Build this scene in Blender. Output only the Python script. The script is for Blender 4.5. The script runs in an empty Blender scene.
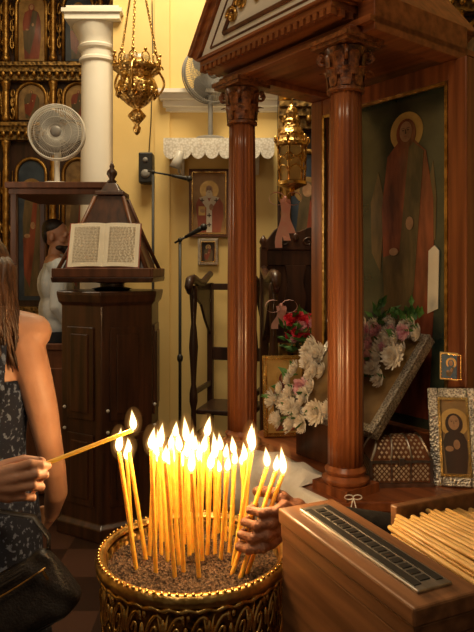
import bpy, bmesh, math, random
from mathutils import Vector, Matrix, Euler
random.seed(7)
C = bpy.context.scene.collection
PI = math.pi
F = 620.0; CZ = 1.5; HY = 270.0
def V(px, py, D): return Vector(((px-237)/F*D, D, CZ-(py-HY)/F*D))
def onz(px, py, z):
    D = (CZ-z)*F/(py-HY); return Vector(((px-237)/F*D, D, z))

# ---------------------------------------------------------------- materials
def mat(name, c1, c2=None, rough=.5, metal=0., scale=(6,6,6), tex='noise', lo=.35, hi=.65, bump=.15, bscale=60, coat=0., emit=None, es=0., sss=0., trans=0., detail=4, bd=.01):
    m = bpy.data.materials.new(name); m.use_nodes = True
    nt = m.node_tree; N = nt.nodes; L = nt.links
    b = N['Principled BSDF']
    b.inputs['Roughness'].default_value = rough; b.inputs['Metallic'].default_value = metal
    b.inputs['Coat Weight'].default_value = coat; b.inputs['Coat Roughness'].default_value = .12
    tc = N.new('ShaderNodeTexCoord'); mp = N.new('ShaderNodeMapping'); mp.inputs['Scale'].default_value = scale
    L.new(tc.outputs['Object'], mp.inputs['Vector'])
    if tex == 'noise':
        t = N.new('ShaderNodeTexNoise'); t.inputs['Scale'].default_value = 1; t.inputs['Detail'].default_value = detail; o = t.outputs['Fac']
    elif tex == 'voronoi':
        t = N.new('ShaderNodeTexVoronoi'); t.inputs['Scale'].default_value = 1; o = t.outputs['Distance']
    elif tex == 'edge':
        t = N.new('ShaderNodeTexVoronoi'); t.feature = 'DISTANCE_TO_EDGE'; t.inputs['Scale'].default_value = 1; o = t.outputs['Distance']
    elif tex == 'checker':
        t = N.new('ShaderNodeTexChecker'); t.inputs['Scale'].default_value = 1; o = t.outputs['Fac']
    L.new(mp.outputs['Vector'], t.inputs['Vector'])
    r = N.new('ShaderNodeValToRGB'); r.color_ramp.elements[0].position = lo; r.color_ramp.elements[1].position = hi
    c2 = c2 or tuple(min(1, x*1.25) for x in c1)
    r.color_ramp.elements[0].color = (*c1, 1); r.color_ramp.elements[1].color = (*c2, 1)
    L.new(o, r.inputs['Fac']); L.new(r.outputs['Color'], b.inputs['Base Color'])
    if bump:
        n2 = N.new('ShaderNodeTexNoise'); n2.inputs['Scale'].default_value = bscale; n2.inputs['Detail'].default_value = 3
        L.new(tc.outputs['Object'], n2.inputs['Vector'])
        bp = N.new('ShaderNodeBump'); bp.inputs['Strength'].default_value = bump; bp.inputs['Distance'].default_value = bd
        if tex in ('voronoi','edge'): L.new(o, bp.inputs['Height'])
        else: L.new(n2.outputs['Fac'], bp.inputs['Height'])
        L.new(bp.outputs['Normal'], b.inputs['Normal'])
    if emit:
        b.inputs['Emission Color'].default_value = (*emit, 1); b.inputs['Emission Strength'].default_value = es
    if sss:
        b.inputs['Subsurface Weight'].default_value = sss; b.inputs['Subsurface Radius'].default_value = (.02,.01,.004); b.inputs['Subsurface Scale'].default_value = 1.0
    if trans: b.inputs['Transmission Weight'].default_value = trans
    return m
def vol_mat(name, col, strength):
    m = bpy.data.materials.new(name); m.use_nodes = True; nt = m.node_tree; nt.nodes.clear()
    o = nt.nodes.new('ShaderNodeOutputMaterial'); e = nt.nodes.new('ShaderNodeEmission')
    e.inputs['Color'].default_value = (*col,1); e.inputs['Strength'].default_value = strength
    nt.links.new(e.outputs[0], o.inputs['Volume']); return m
wood = mat('polished_mahogany', (.11,.027,.009), (.42,.135,.043), .34, 0, (30,30,1.3), lo=.3, hi=.72, bump=.03, coat=.25, detail=6)
woodx = mat('mahogany_board', (.14,.036,.012), (.40,.13,.042), .36, 0, (1.4,30,30), lo=.3, hi=.72, bump=.03, coat=.25, detail=6)
carved = mat('carved_mahogany', (.06,.015,.006), (.34,.115,.036), .38, 0, (60,60,60), lo=.3, hi=.7, bump=.3, bscale=120, coat=.3)
dark = mat('dark_walnut', (.028,.010,.005), (.085,.030,.013), .4, 0, (25,25,2), bump=.05, coat=.3)
darker = mat('blackened_walnut', (.018,.007,.004), (.05,.018,.009), .45, 0, (20,20,2), bump=.05, coat=.2)
boxw = mat('brown_veneer', (.12,.052,.022), (.25,.115,.05), .42, 0, (2.5,40,40), bump=.03, coat=.15)
brown = mat('brown_panel_wood', (.08,.028,.011), (.17,.06,.024), .45, 0, (20,20,2), bump=.05)
gold = mat('gilt_brass', (.55,.32,.08), (.95,.66,.24), .26, 1, (20,20,20), bump=.15, bscale=90)
filig = mat('chased_gilt_brass', (.22,.11,.03), (.92,.62,.22), .3, 1, (55,55,55), 'voronoi', .05, .6, bump=.5)
brass = mat('aged_brass', (.38,.22,.06), (.80,.53,.19), .32, 1, (30,30,30), bump=.3, bscale=70)
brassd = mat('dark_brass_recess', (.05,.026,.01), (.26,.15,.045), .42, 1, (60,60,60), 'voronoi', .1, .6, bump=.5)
giltc = mat('gilded_carving', (.02,.01,.006), (.42,.26,.08), .4, .6, (26,26,26), 'voronoi', .12, .75, bump=.6)
giltb = mat('old_gilding', (.28,.15,.04), (.55,.34,.10), .4, 1, (14,14,14), bump=.3, bscale=60)
silver = mat('embossed_silver', (.13,.115,.10), (.66,.62,.55), .36, .85, (150,150,150), 'voronoi', .1, .75, bump=.4)
silverp = mat('plain_silver', (.34,.30,.25), (.5,.46,.4), .35, 1, (30,30,30), bump=.1)
steel = mat('brushed_steel', (.36,.34,.31), (.5,.48,.45), .38, 1, (3,60,60), bump=.02)
blk = mat('black_plastic', (.012,.012,.012), (.025,.024,.022), .45, 0, bump=.03)
wallm = mat('cream_yellow_plaster', (.80,.57,.21), (.88,.66,.28), .8, 0, (1.2,1.2,1.2), bump=.06, bscale=30)
whitep = mat('white_painted_plaster', (.82,.78,.68), (.88,.85,.77), .6, 0, (2,2,2), bump=.04, bscale=30)
whitem = mat('white_enamel', (.58,.56,.51), (.68,.66,.60), .35, 0, (3,3,3), bump=.02)
greym = mat('grey_fan_plastic', (.20,.19,.175), (.27,.26,.24), .4, 0, (3,3,3), bump=.02)
floorm = mat('dark_red_tile', (.03,.014,.009), (.07,.032,.02), .3, 0, (3.3,3.3,3.3), 'checker', .4,.6, bump=.03)
ceilm = mat('pale_ceiling_plaster', (.7,.6,.4), None, .9, 0, (1,1,1), bump=.05)
cloth = mat('white_cotton', (.80,.76,.70), (.90,.87,.82), .85, 0, (25,25,25), bump=.2, bscale=200)
lace = mat('white_lace', (.86,.83,.77), (.62,.58,.50), .85, 0, (60,60,60), 'voronoi', .3, .75, bump=.08)
paper = mat('book_paper', (.74,.68,.54), (.82,.77,.64), .8, 0, (8,8,8), bump=.03)
ink = mat('printed_ink', (.36,.30,.22), None, .8, 0, bump=0)
wax = mat('yellow_beeswax', (.88,.45,.05), (.98,.62,.11), .45, 0, (10,10,40), bump=.06, sss=.4)
waxp = mat('golden_beeswax', (.60,.35,.10), (.78,.51,.19), .42, 0, (14,14,14), bump=.06, sss=.1)
wick = mat('burnt_wick', (.02,.015,.01), None, .9, 0, bump=0)
flame = vol_mat('candle_flame', (1,.70,.30), 760)
glow_inner = vol_mat('flame_glow_shell', (1,.50,.13), 15)  # added glow shell imitating bloom around each flame
glow_outer = vol_mat('flame_outer_glow', (1,.42,.10), 3.2)  # wider, fainter glow added outside the flame, also imitated bloom
sandm = mat('ashy_sand', (.045,.024,.013), (.30,.18,.10), .97, 0, (150,150,150), bump=1., bscale=220, lo=.38, hi=.66, bd=.02)
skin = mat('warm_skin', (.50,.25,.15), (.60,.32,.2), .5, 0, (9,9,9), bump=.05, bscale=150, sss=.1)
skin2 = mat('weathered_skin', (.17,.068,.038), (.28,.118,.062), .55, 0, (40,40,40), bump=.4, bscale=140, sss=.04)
nail = mat('fingernail', (.5,.28,.2), None, .3, 0, bump=0)
hairm = mat('dark_brown_hair', (.03,.014,.008), (.11,.05,.025), .45, 0, (60,60,4), bump=.2, bscale=200)
hairb = mat('black_hair', (.012,.008,.006), (.03,.02,.015), .5, 0, (60,60,8), bump=.2)
dress = mat('navy_print_fabric', (.007,.010,.026), (.14,.17,.25), .85, 0, (80,80,65), 'noise', .56, .63, bump=.05, detail=2)
shirt = mat('pale_blue_white_shirt', (.52,.57,.60), (.66,.69,.70), .85, 0, (5,5,5), bump=.1)
trous = mat('dark_trousers', (.02,.02,.025), None, .9, 0, bump=.1)
sleeve = mat('dark_jacket', (.012,.010,.010), (.03,.025,.022), .85, 0, (20,20,20), bump=.3)
leather = mat('black_leather', (.010,.008,.008), (.022,.019,.018), .42, 0, (40,40,40), bump=.25, bscale=160)
pinkr = mat('pale_pink_ribbon', (.95,.50,.48), (.98,.66,.62), .45, 0, (20,20,20), bump=.1)
petw = mat('cream_petal', (.76,.67,.56), (.94,.90,.83), .7, 0, (60,60,60), bump=.05)
petp = mat('mauve_pink_petal', (.66,.28,.38), (.88,.58,.64), .7, 0, (50,50,50), bump=.05)
petr = mat('deep_red_petal', (.45,.012,.03), (.78,.05,.09), .6, 0, (30,30,30), bump=.05)
leafm = mat('green_leaf', (.035,.12,.025), (.10,.26,.06), .5, 0, (25,25,25), bump=.1)
icon_dark = mat('darkened_icon_ground', (.016,.032,.027), (.08,.09,.06), .14, 0, (5,5,5), bump=.02, coat=1., detail=8)
robe_dark = mat('dark_maroon_robe', (.09,.020,.012), (.34,.09,.04), .25, 0, (22,22,5), bump=.02, coat=.9, detail=8)
robe_dk2 = mat('dark_olive_robe', (.04,.036,.02), (.17,.115,.05), .25, 0, (22,22,5), bump=.02, coat=.9, detail=8)
halo_d = mat('old_gold_halo', (.48,.31,.09), (.66,.46,.15), .35, .3, (18,18,18), bump=.1)
icon_gold = mat('gold_leaf_ground', (.50,.31,.09), (.66,.44,.16), .4, .4, (18,18,18), bump=.1)
icon_old = mat('aged_gold_ground', (.26,.15,.05), (.42,.26,.09), .45, .3, (10,10,10), bump=.1)
icon_ochre = mat('ochre_icon_ground', (.34,.19,.07), (.46,.28,.11), .5, 0, (10,10,10), bump=.05)
icon_cream = mat('cream_icon_ground', (.52,.36,.15), (.62,.46,.22), .5, 0, (10,10,10), bump=.05)
icon_blue = mat('blue_icon_ground', (.03,.08,.17), (.09,.17,.28), .4, 0, (6,6,6), bump=.05)
icon_navy = mat('dusky_blue_ground', (.02,.035,.06), (.05,.075,.11), .4, 0, (6,6,6), bump=.05)
icon_worn = mat('worn_gold_panel', (.16,.09,.035), (.36,.23,.09), .5, .1, (9,9,9), bump=.03)
robe_r = mat('maroon_robe', (.13,.024,.014), (.30,.07,.035), .35, 0, (14,14,3), bump=.05, coat=.3)
robe_red = mat('red_vestment', (.30,.075,.045), (.42,.13,.07), .6, 0, (14,14,3), bump=.05)
robe_w = mat('white_stole', (.70,.64,.52), (.80,.74,.64), .6, 0, (18,18,18), bump=.05)
robe_g = mat('olive_brown_robe', (.06,.05,.025), (.17,.11,.05), .4, 0, (14,14,3), bump=.05, coat=.3)
iface = mat('icon_face_paint', (.34,.18,.09), (.48,.28,.15), .4, 0, (30,30,30), bump=.02, coat=.3)
idark = mat('icon_line_paint', (.06,.03,.02), None, .5, 0, bump=0)
pearl = mat('mother_of_pearl', (.42,.34,.23), (.66,.58,.44), .35, .1, (90,90,90), bump=.05)
glassm = mat('amber_glass', (.95,.70,.34), None, .15, 0, bump=0, trans=.6)

# ---------------------------------------------------------------- mesh helpers
def box(bm, c, s, rot=None):
    m = Matrix.Translation(Vector(c))
    if rot is not None: m = m @ rot.to_4x4()
    m = m @ Matrix.Diagonal((s[0], s[1], s[2], 1))
    bmesh.ops.create_cube(bm, size=1, matrix=m)
def ell(bm, c, r, rot=None, sub=2):
    if isinstance(r, (int, float)): r = (r, r, r)
    m = Matrix.Translation(Vector(c))
    if rot is not None: m = m @ rot.to_4x4()
    bmesh.ops.create_icosphere(bm, subdivisions=sub, radius=1, matrix=m @ Matrix.Diagonal((r[0], r[1], r[2], 1)))
def lathe(bm, prof, c=(0,0,0), seg=24, M=None, flute=0, fn=0, phase=0.):
    rings = []
    c = Vector(c)
    for (r, z) in prof:
        ring = []
        for i in range(seg):
            a = 2*PI*i/seg+phase
            rr = r*(1+(flute*math.cos(fn*a) if flute else 0))
            p = Vector((rr*math.cos(a), rr*math.sin(a), z))
            if M is not None: p = M @ p
            ring.append(bm.verts.new(p+c))
        rings.append(ring)
    for a, b in zip(rings, rings[1:]):
        for i in range(seg):
            j = (i+1) % seg
            bm.faces.new((a[i], a[j], b[j], b[i]))
    bm.faces.new(list(reversed(rings[0]))); bm.faces.new(rings[-1])
def tube(bm, pts, rad, seg=8, closed=False):
    pts = [Vector(p) for p in pts]; n = len(pts)
    if not hasattr(rad, '__len__'): rad = [rad]*n
    rings = []; up = None
    for i, p in enumerate(pts):
        if closed: t = pts[(i+1) % n]-pts[i-1]
        else: t = pts[min(i+1, n-1)]-pts[max(i-1, 0)]
        if t.length < 1e-9: t = Vector((0,0,1))
        t.normalize()
        if up is None:
            up = t.orthogonal().normalized()
        up = up-t*up.dot(t)
        if up.length < 1e-6: up = t.orthogonal()
        up.normalize(); s = t.cross(up)
        rings.append([bm.verts.new(p+(up*math.cos(2*PI*k/seg)+s*math.sin(2*PI*k/seg))*rad[i]) for k in range(seg)])
    prs = list(zip(rings, rings[1:]))
    if closed: prs.append((rings[-1], rings[0]))
    for a, b in prs:
        for k in range(seg):
            j = (k+1) % seg
            bm.faces.new((a[k], a[j], b[j], b[k]))
    if not closed:
        bm.faces.new(list(reversed(rings[0]))); bm.faces.new(rings[-1])
def caps(bm, pts, rads, seg=14):
    tube(bm, pts, rads, seg)
    for p, r in zip(pts, rads): ell(bm, p, r, sub=2)
def prism(bm, poly, z0, z1, M=None):
    a = [Vector((x, y, z0)) for x, y in poly]; b = [Vector((x, y, z1)) for x, y in poly]
    if M is not None: a = [M @ p for p in a]; b = [M @ p for p in b]
    a = [bm.verts.new(p) for p in a]; b = [bm.verts.new(p) for p in b]
    n = len(poly)
    bm.faces.new(list(reversed(a))); bm.faces.new(b)
    for i in range(n):
        j = (i+1) % n; bm.faces.new((a[i], a[j], b[j], b[i]))
XZ = Matrix.Rotation(PI/2, 4, 'X')      # polygon (x,y) -> (x, z); extrusion -> -y
YZ = Matrix(((0,0,1,0),(1,0,0,0),(0,1,0,0),(0,0,0,1)))   # polygon -> (y, z); extrusion -> x
def obj(name, bm, m, parent=None, smooth=False, bevel=0, loc=None, rot=None):
    bmesh.ops.recalc_face_normals(bm, faces=bm.faces)
    me = bpy.data.meshes.new(name); bm.to_mesh(me); bm.free()
    if smooth:
        for p in me.polygons: p.use_smooth = True
    me.materials.append(m)
    o = bpy.data.objects.new(name, me); C.objects.link(o)
    if parent: o.parent = parent
    if loc is not None: o.location = loc
    if rot is not None: o.rotation_euler = rot
    if bevel:
        b = o.modifiers.new('b', 'BEVEL'); b.width = bevel; b.segments = 2; b.limit_method = 'ANGLE'
    if smooth == 'auto':
        e = o.modifiers.new('e', 'EDGE_SPLIT'); e.split_angle = math.radians(38)
    return o
def B(): return bmesh.new()
def tag(o, label, cat, group=None, kind=None):
    if kind: o['kind'] = kind
    if label: o['label'] = label
    if cat: o['category'] = cat
    if group: o['group'] = group
    return o
def thing(name, label, cat, loc=(0,0,0), rot=(0,0,0), group=None):
    o = bpy.data.objects.new(name, None); o.empty_display_size = .05; C.objects.link(o)
    o.location = loc; o.rotation_euler = rot
    return tag(o, label, cat, group)
def struct(name, bm, m, label=None):
    o = obj(name, bm, m); o['kind'] = 'structure'; return o
def remesh(o, vox, sm=4):
    r = o.modifiers.new('r', 'REMESH'); r.mode = 'VOXEL'; r.voxel_size = vox; r.use_smooth_shade = True
    s = o.modifiers.new('s', 'SMOOTH'); s.factor = .5; s.iterations = sm
    return o
def arc_poly(cx, cy, rx, ry, a0, a1, n):
    return [(cx+rx*math.cos(a0+(a1-a0)*i/n), cy+ry*math.sin(a0+(a1-a0)*i/n)) for i in range(n+1)]

# ---------------------------------------------------------------- icons
def icon_panel(parent, loc, rot, w, h, ground, robe, robe2, figscale=1., t=.012, arch=False, halo=None, cx=0., name='icon_panel', hrk=.085, hwk=.36, bishop=False, features=True):
    bm = B()
    if arch:
        poly = [(-w/2, 0), (w/2, 0), (w/2, h-w/2)]+arc_poly(0, h-w/2, w/2, w/2, 0, PI, 12)[1:]
        prism(bm, poly, 0, t, XZ)
    else: box(bm, (0, -t/2, h/2), (w, t, h))
    p = obj(name, bm, ground, parent, loc=loc, rot=rot)
    H = h*.88*figscale; hw = min(w*hwk, H*.26); top = H
    hr = H*hrk
    y0 = t
    def flat(nm, poly, m, d):
        b = B(); prism(b, poly, y0+d, y0+d+.0022, XZ); return obj(nm, b, m, p)
    hc = (cx, top-hr*1.9)
    flat('halo', arc_poly(hc[0], hc[1], hr*1.75, hr*1.75, 0, 2*PI, 28)[:-1], halo or icon_gold, 0)
    sh = top-hr*3.1
    body = [(cx-hw*.75, h*.03), (cx+hw*.8, h*.03), (cx+hw, sh*.45), (cx+hw*.98, sh*.8), (cx+hw*.72, sh*.97), (cx+hr*.5, sh*1.03), (cx-hr*.5, sh*1.03), (cx-hw*.72, sh*.97), (cx-hw*.95, sh*.78), (cx-hw*.85, sh*.45)]
    flat('robe', body, robe, .001)
    if bishop:
        flat('stole', [(cx-hw*.2,h*.03),(cx+hw*.2,h*.03),(cx+hw*.2,sh*.7),(cx+hw*.72,sh*.97),(cx+hr*.5,sh*1.03),(cx,sh*.86),(cx-hr*.5,sh*1.03),(cx-hw*.72,sh*.97),(cx-hw*.2,sh*.7)], robe2, .0022)
        for (x_, z_) in ((0,.25),(0,.5),(-.5,.9),(.5,.9)):
            q = hw*.09
            flat('cross', [(cx+x_*hw-q*.4,sh*z_-q*1.6),(cx+x_*hw+q*.4,sh*z_-q*1.6),(cx+x_*hw+q*.4,sh*z_-q*.4),(cx+x_*hw+q*1.6,sh*z_-q*.4),(cx+x_*hw+q*1.6,sh*z_+q*.4),(cx+x_*hw+q*.4,sh*z_+q*.4),(cx+x_*hw+q*.4,sh*z_+q*1.6),(cx+x_*hw-q*.4,sh*z_+q*1.6),(cx+x_*hw-q*.4,sh*z_+q*.4),(cx+x_*hw-q*1.6,sh*z_+q*.4),(cx+x_*hw-q*1.6,sh*z_-q*.4),(cx+x_*hw-q*.4,sh*z_-q*.4)], idark, .0044)
        flat('beard', arc_poly(hc[0], hc[1]-hr*.75, hr*.62, hr*.75, 0, 2*PI, 16)[:-1], robe_w, .0050)
        flat('gospel_book', [(cx-hw*.75,sh*.50),(cx-hw*.28,sh*.50),(cx-hw*.28,sh*.74),(cx-hw*.75,sh*.74)], icon_gold, .0040)
    else:
        flat('mantle', [(cx-hw*.8, sh*.25), (cx-hw*.2, sh*.12), (cx+hw*.3, sh*.5), (cx+hw*.65, sh*.97), (cx+hr*.4, sh*1.02), (cx-hw*.25, sh*.62), (cx-hw*.9, sh*.6)], robe2, .0022)
        flat('hood', arc_poly(hc[0], hc[1]-hr*.15, hr*1.05, hr*1.3, 0, 2*PI, 20)[:-1], robe, .0022)
    flat('face', arc_poly(hc[0], hc[1], hr*.66, hr*.9, 0, 2*PI, 20)[:-1], iface, .0034)
    if hr > .012 and features:
        for k in (-1,1):
            flat('eye', arc_poly(hc[0]+k*hr*.27, hc[1]+hr*.12, hr*.10, hr*.05, 0, 2*PI, 10)[:-1], idark, .0060)
            flat('eyebrow', [(hc[0]+k*hr*.12,hc[1]+hr*.27),(hc[0]+k*hr*.45,hc[1]+hr*.29),(hc[0]+k*hr*.45,hc[1]+hr*.32),(hc[0]+k*hr*.12,hc[1]+hr*.31)], idark, .0060)
        flat('nose', [(hc[0]-hr*.02,hc[1]+hr*.2),(hc[0]+hr*.02,hc[1]+hr*.2),(hc[0]+hr*.06,hc[1]-hr*.2),(hc[0]-hr*.03,hc[1]-hr*.2)], idark, .0060)
        flat('mouth', arc_poly(hc[0], hc[1]-hr*.42, hr*.15, hr*.04, 0, 2*PI, 10)[:-1], robe_red, .0075)
    flat('hand', arc_poly(cx+hw*.15, sh*.72, hr*.4, hr*.6, 0, 2*PI, 12)[:-1], iface, .0054)
    flat('hand', arc_poly(cx-hw*.45, sh*.62, hr*.5, hr*.35, 0, 2*PI, 12)[:-1], iface, .0064)
    return p
def frame_rect(bm, w, h, fw, t, y=0., z0=0.):
    box(bm, (-w/2-fw/2, y-t/2, z0+h/2), (fw, t, h+2*fw)); box(bm, (w/2+fw/2, y-t/2, z0+h/2), (fw, t, h+2*fw))
    box(bm, (0, y-t/2, z0-fw/2), (w, t, fw)); box(bm, (0, y-t/2, z0+h+fw/2), (w, t, fw))

# ================================================================= SETTING
bm = B(); box(bm, (0,3.5,-.05), (9,12,.1)); struct('floor', bm, floorm)
bm = B(); box(bm, (0,3.5,5.35), (9,12,.1)); struct('ceiling', bm, ceilm)
bm = B(); box(bm, (1.75,5.1,2.65), (5.5,.2,5.3)); struct('wall_back', bm, wallm)
bm = B(); box(bm, (-.9,6.35,2.65), (.2,2.3,5.3)); struct('wall_inner', bm, wallm)
bm = B(); box(bm, (-2.75,7.6,2.65), (3.5,.2,5.3)); struct('wall_far', bm, wallm)
bm = B(); box(bm, (-4.55,3.5,2.65), (.1,12,5.3)); struct('wall_left', bm, wallm)
bm = B(); box(bm, (4.55,3.5,2.65), (.1,12,5.3)); struct('wall_right', bm, wallm)
bm = B()
zc = V(0,102,5).z
for dz, d, hh in ((.05,.16,.03),(.015,.12,.04),(-.03,.08,.05),(-.07,.04,.03)): box(bm, (.1, 5.0-d/2, zc+dz), (1.3+d, d, hh))
struct('trim_1', bm, whitep)
bm = B(); box(bm, (-.60,4.985,1.6), (.12,.03,3.1)); box(bm, (-.60,4.985,4.2), (.12,.03,2.1)); struct('trim_2', bm, wallm)
bm = B(); box(bm, (1.75,4.98,.08), (5.5,.04,.16)); struct('baseboard_back', bm, dark)

col = V(94,270,5.0)
t = thing('column', 'white round plaster column with a moulded capital, left of the yellow wall', 'column', (col.x, 5.15, 0))
bm = B(); lathe(bm, [(.2,0),(.2,.12),(.17,.16),(.15,.22),(.148,1.6),(.135,3.20)], seg=32); obj('shaft', bm, whitep, t, 'auto')
bm = B(); lathe(bm, [(.135,3.20),(.155,3.215),(.155,3.235),(.138,3.25),(.138,3.30),(.16,3.315),(.165,3.335),(.15,3.35),(.16,3.40),(.20,3.47),(.205,3.50)], seg=32); box(bm, (0,0,3.525), (.44,.44,.05)); box(bm, (0,0,3.565), (.48,.48,.03)); box(bm, (0,0,3.595), (.42,.42,.03)); obj('capital', bm, whitep, t, 'auto')

# ================================================================= ICONOSTASIS
def iconostasis(name, label, x0, x1, y, tiers, bays, H):
    t = thing(name, label, 'icon screen', ((x0+x1)/2, y, 0))
    w = x1-x0; hw = w/2
    bm = B(); box(bm, (0,.04,H/2), (w,.08,H)); obj('panelling', bm, darker, t)
    for z in tiers:
        bm = B(); box(bm, (0,-.08,z), (w,.16,.06)); box(bm, (0,-.1,z+.05), (w,.2,.04)); box(bm, (0,-.05,z-.07), (w,.1,.09)); c = obj('cornice', bm, giltc, t)
        bm = B()
        for i in range(int(w/.09)): ell(bm, (-hw+.045+i*.09, -.14, z-.05), (.03,.03,.045), sub=1)
        obj('egg_moulding', bm, giltb, c, True)
    bw = w/bays
    edges = [.0]+list(tiers)
    for k in range(len(edges)-1):
        z0, z1 = edges[k]+.1, edges[k+1]-.12
        for i in range(bays+1):
            bm = B(); x = -hw+i*bw; x = max(-hw+.05, min(hw-.05, x)); n = 26; hh = z1-z0
            prof = [(.05,z0),(.05,z0+.06),(.035,z0+.08)]+[(.032+.006*math.cos(j*PI), z0+.1+(hh-.22)*j/n) for j in range(n+1)]+[(.035,z1-.1),(.055,z1-.04),(.06,z1)]
            lathe(bm, prof, (x,-.09,0), 12); obj('column', bm, giltb, t, True)
        for i in range(bays):
            cx = -hw+(i+.5)*bw; ww = bw*.55; h = hh*.86
            pal = [(icon_old, robe_r, robe_g), (icon_navy, robe_g, robe_r), (icon_worn, robe_g, robe_r)][(i+k) % 3]
            icon_panel(t, (cx,-.005,z0+.04), (0,0,0), ww, h, pal[0], pal[1], pal[2], arch=True, halo=icon_old, features=False, hrk=.05)
            bm = B()
            pts = [(cx-ww/2-.025,-.03,z0+.03),(cx-ww/2-.025,-.03,z0+h-ww/2)]+[(cx-(ww/2+.025)*math.cos(a*PI/12),-.03,z0+.04+h-ww/2+(ww/2+.025)*math.sin(a*PI/12)) for a in range(13)]+[(cx+ww/2+.025,-.03,z0+.03)]
            tube(bm, pts, .022, 8); obj('arch_frame', bm, giltb, t, True)
            for s in (-1,1):
                bm = B()
                for q in range(3):
                    a0 = random.random()*6
                    tube(bm, [(cx+s*(ww/2+.07)+.035*(1-j/14)*math.cos(j*.6+a0), -.03, z0+h*(.3+.25*q)+.10*(1-j/14)*math.sin(j*.6+a0)) for j in range(14)], .012, 6)
                tube(bm, [(cx+s*(ww/2+.07),-.03,z0+h*.15),(cx+s*(ww/2+.07),-.03,z0+h*.95)], .008, 6)
                obj('scroll_carving', bm, giltb, t, True)
    return t
iconostasis('iconostasis', 'tall dark iconostasis with gilded columns and arched icons behind the fan', -4.4, -1.05, 7.4, (1.0, 3.15, 3.85, 5.0), 6, 5.25)
iconostasis('carved_icon_screen', 'dark carved screen with gilded arched icons seen between the two shrine columns', .32, 2.6, 4.85, (.9, 2.7, 3.6), 5, 3.8)

# ================================================================= BOOTH + FAN + MAN
bx0, bx1, by0, by1 = -1.50, -.86, 4.1, 4.75
t = thing('choir_stall_booth', 'tall brown wooden booth with square posts behind the lectern', 'booth', ((bx0+bx1)/2, (by0+by1)/2, 0))
hw, hd = (bx1-bx0)/2, (by1-by0)/2
for sx in (-1,1):
    for sy in (-1,1):
        bm = B(); box(bm, (sx*(hw-.02), sy*(hd-.02), 1.02), (.04,.04,2.04)); box(bm, (sx*(hw-.02), sy*(hd-.02), 1.0), (.055,.055,.04)); obj('post', bm, brown, t, bevel=.004)
bm = B(); box(bm, (0,0,2.06), (.70,.70,.04)); box(bm, (0,0,2.02), (.66,.66,.04)); obj('top_board', bm, brown, t, bevel=.004)
bm = B(); box(bm, (0,-hd+.02,.5), (hw*2-.1,.02,.96)); box(bm, (0,-hd+.02,.99), (hw*2-.1,.045,.04)); box(bm, (0,-hd+.005,.5), (.36,.02,.7)); obj('front_panel', bm, brown, t, bevel=.004)
for s in (-1,1):
    bm = B(); box(bm, (s*(hw-.02),0,.5), (.02,hd*2-.1,.96)); box(bm, (s*(hw-.02),0,.99), (.045,hd*2-.1,.04)); obj('side_panel', bm, brown, t, bevel=.004)
bm = B(); box(bm, (0,0,.06), (hw*2-.06,hd*2-.1,.12)); obj('platform', bm, brown, t)

def make_fan(name, label, loc, rz, R, body, cagem, base_h, nsp=48, wr_=.0013):
    t = thing(name, label, 'fan', loc, (0,0,rz))
    bm = B(); lathe(bm, [(R*.6,0),(R*.6,.015),(R*.5,.03),(.02,.04),(.018,base_h*.5),(.022,base_h)], seg=24); obj('stand', bm, body, t, 'auto')
    z = base_h+R*.75
    bm = B(); lathe(bm, [(.02,0),(.05,.01),(.055,.08),(.035,.13),(.01,.14)], (0,.02,z), 20, Matrix.Rotation(-PI/2,4,'X')); box(bm, (0,.05,base_h+R*.3), (.03,.03,R*.9)); obj('motor_housing', bm, body, t, 'auto')
    bm = B()
    for yy in (-.035, .03):
        for rr in ((.3,.55,.8,1.) if yy < 0 else (.6,1.)):
            tube(bm, [(R*rr*math.cos(a*PI/20), yy-(.02*(1-rr) if yy<0 else -.01), z+R*rr*math.sin(a*PI/20)) for a in range(40)], .0022 if rr<1 else .005, 6, True)
        for a in range(nsp):
            c_, s_ = math.cos(a*2*PI/nsp), math.sin(a*2*PI/nsp)
            tube(bm, [(R*.18*c_, yy-.018*(1 if yy<0 else -1), z+R*.18*s_), (R*.6*c_, yy-.012*(1 if yy<0 else -1), z+R*.6*s_), (R*c_, yy, z+R*s_)], wr_, 4)
    tube(bm, [(R*math.cos(a*PI/20), 0, z+R*math.sin(a*PI/20)) for a in range(40)], .009, 6, True)
    obj('cage', bm, cagem, t, True)
    for k in range(3):
        bm = B(); a = k*2*PI/3
        n = 8; vs = []
        for i in range(n+1):
            f = i/n; rr = R*(.15+.74*f); w_ = .80*math.sin(PI*(.25+.65*f))
            vs.append((bm.verts.new((rr*math.cos(a-w_), -.012, z+rr*math.sin(a-w_))), bm.verts.new((rr*math.cos(a), 0, z+rr*math.sin(a))), bm.verts.new((rr*math.cos(a+w_), .014, z+rr*math.sin(a+w_)))))
        for p, q in zip(vs, vs[1:]):
            bm.faces.new((p[0], p[1], q[1], q[0])); bm.faces.new((p[1], p[2], q[2], q[1]))
        obj('blade', bm, cagem if cagem is not whitem else greym, t, True)
    bm = B(); ell(bm, (0,-.05,z), (R*.22,.015,R*.22)); obj('hub_cap', bm, greym, t, True)
    return t
fp = V(55,130,4.3)
make_fan('table_fan', 'white round desk fan standing on top of the wooden booth', (fp.x, 4.35, 2.08), .12, .19, whitem, whitem, .24, 84, .0014)

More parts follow.
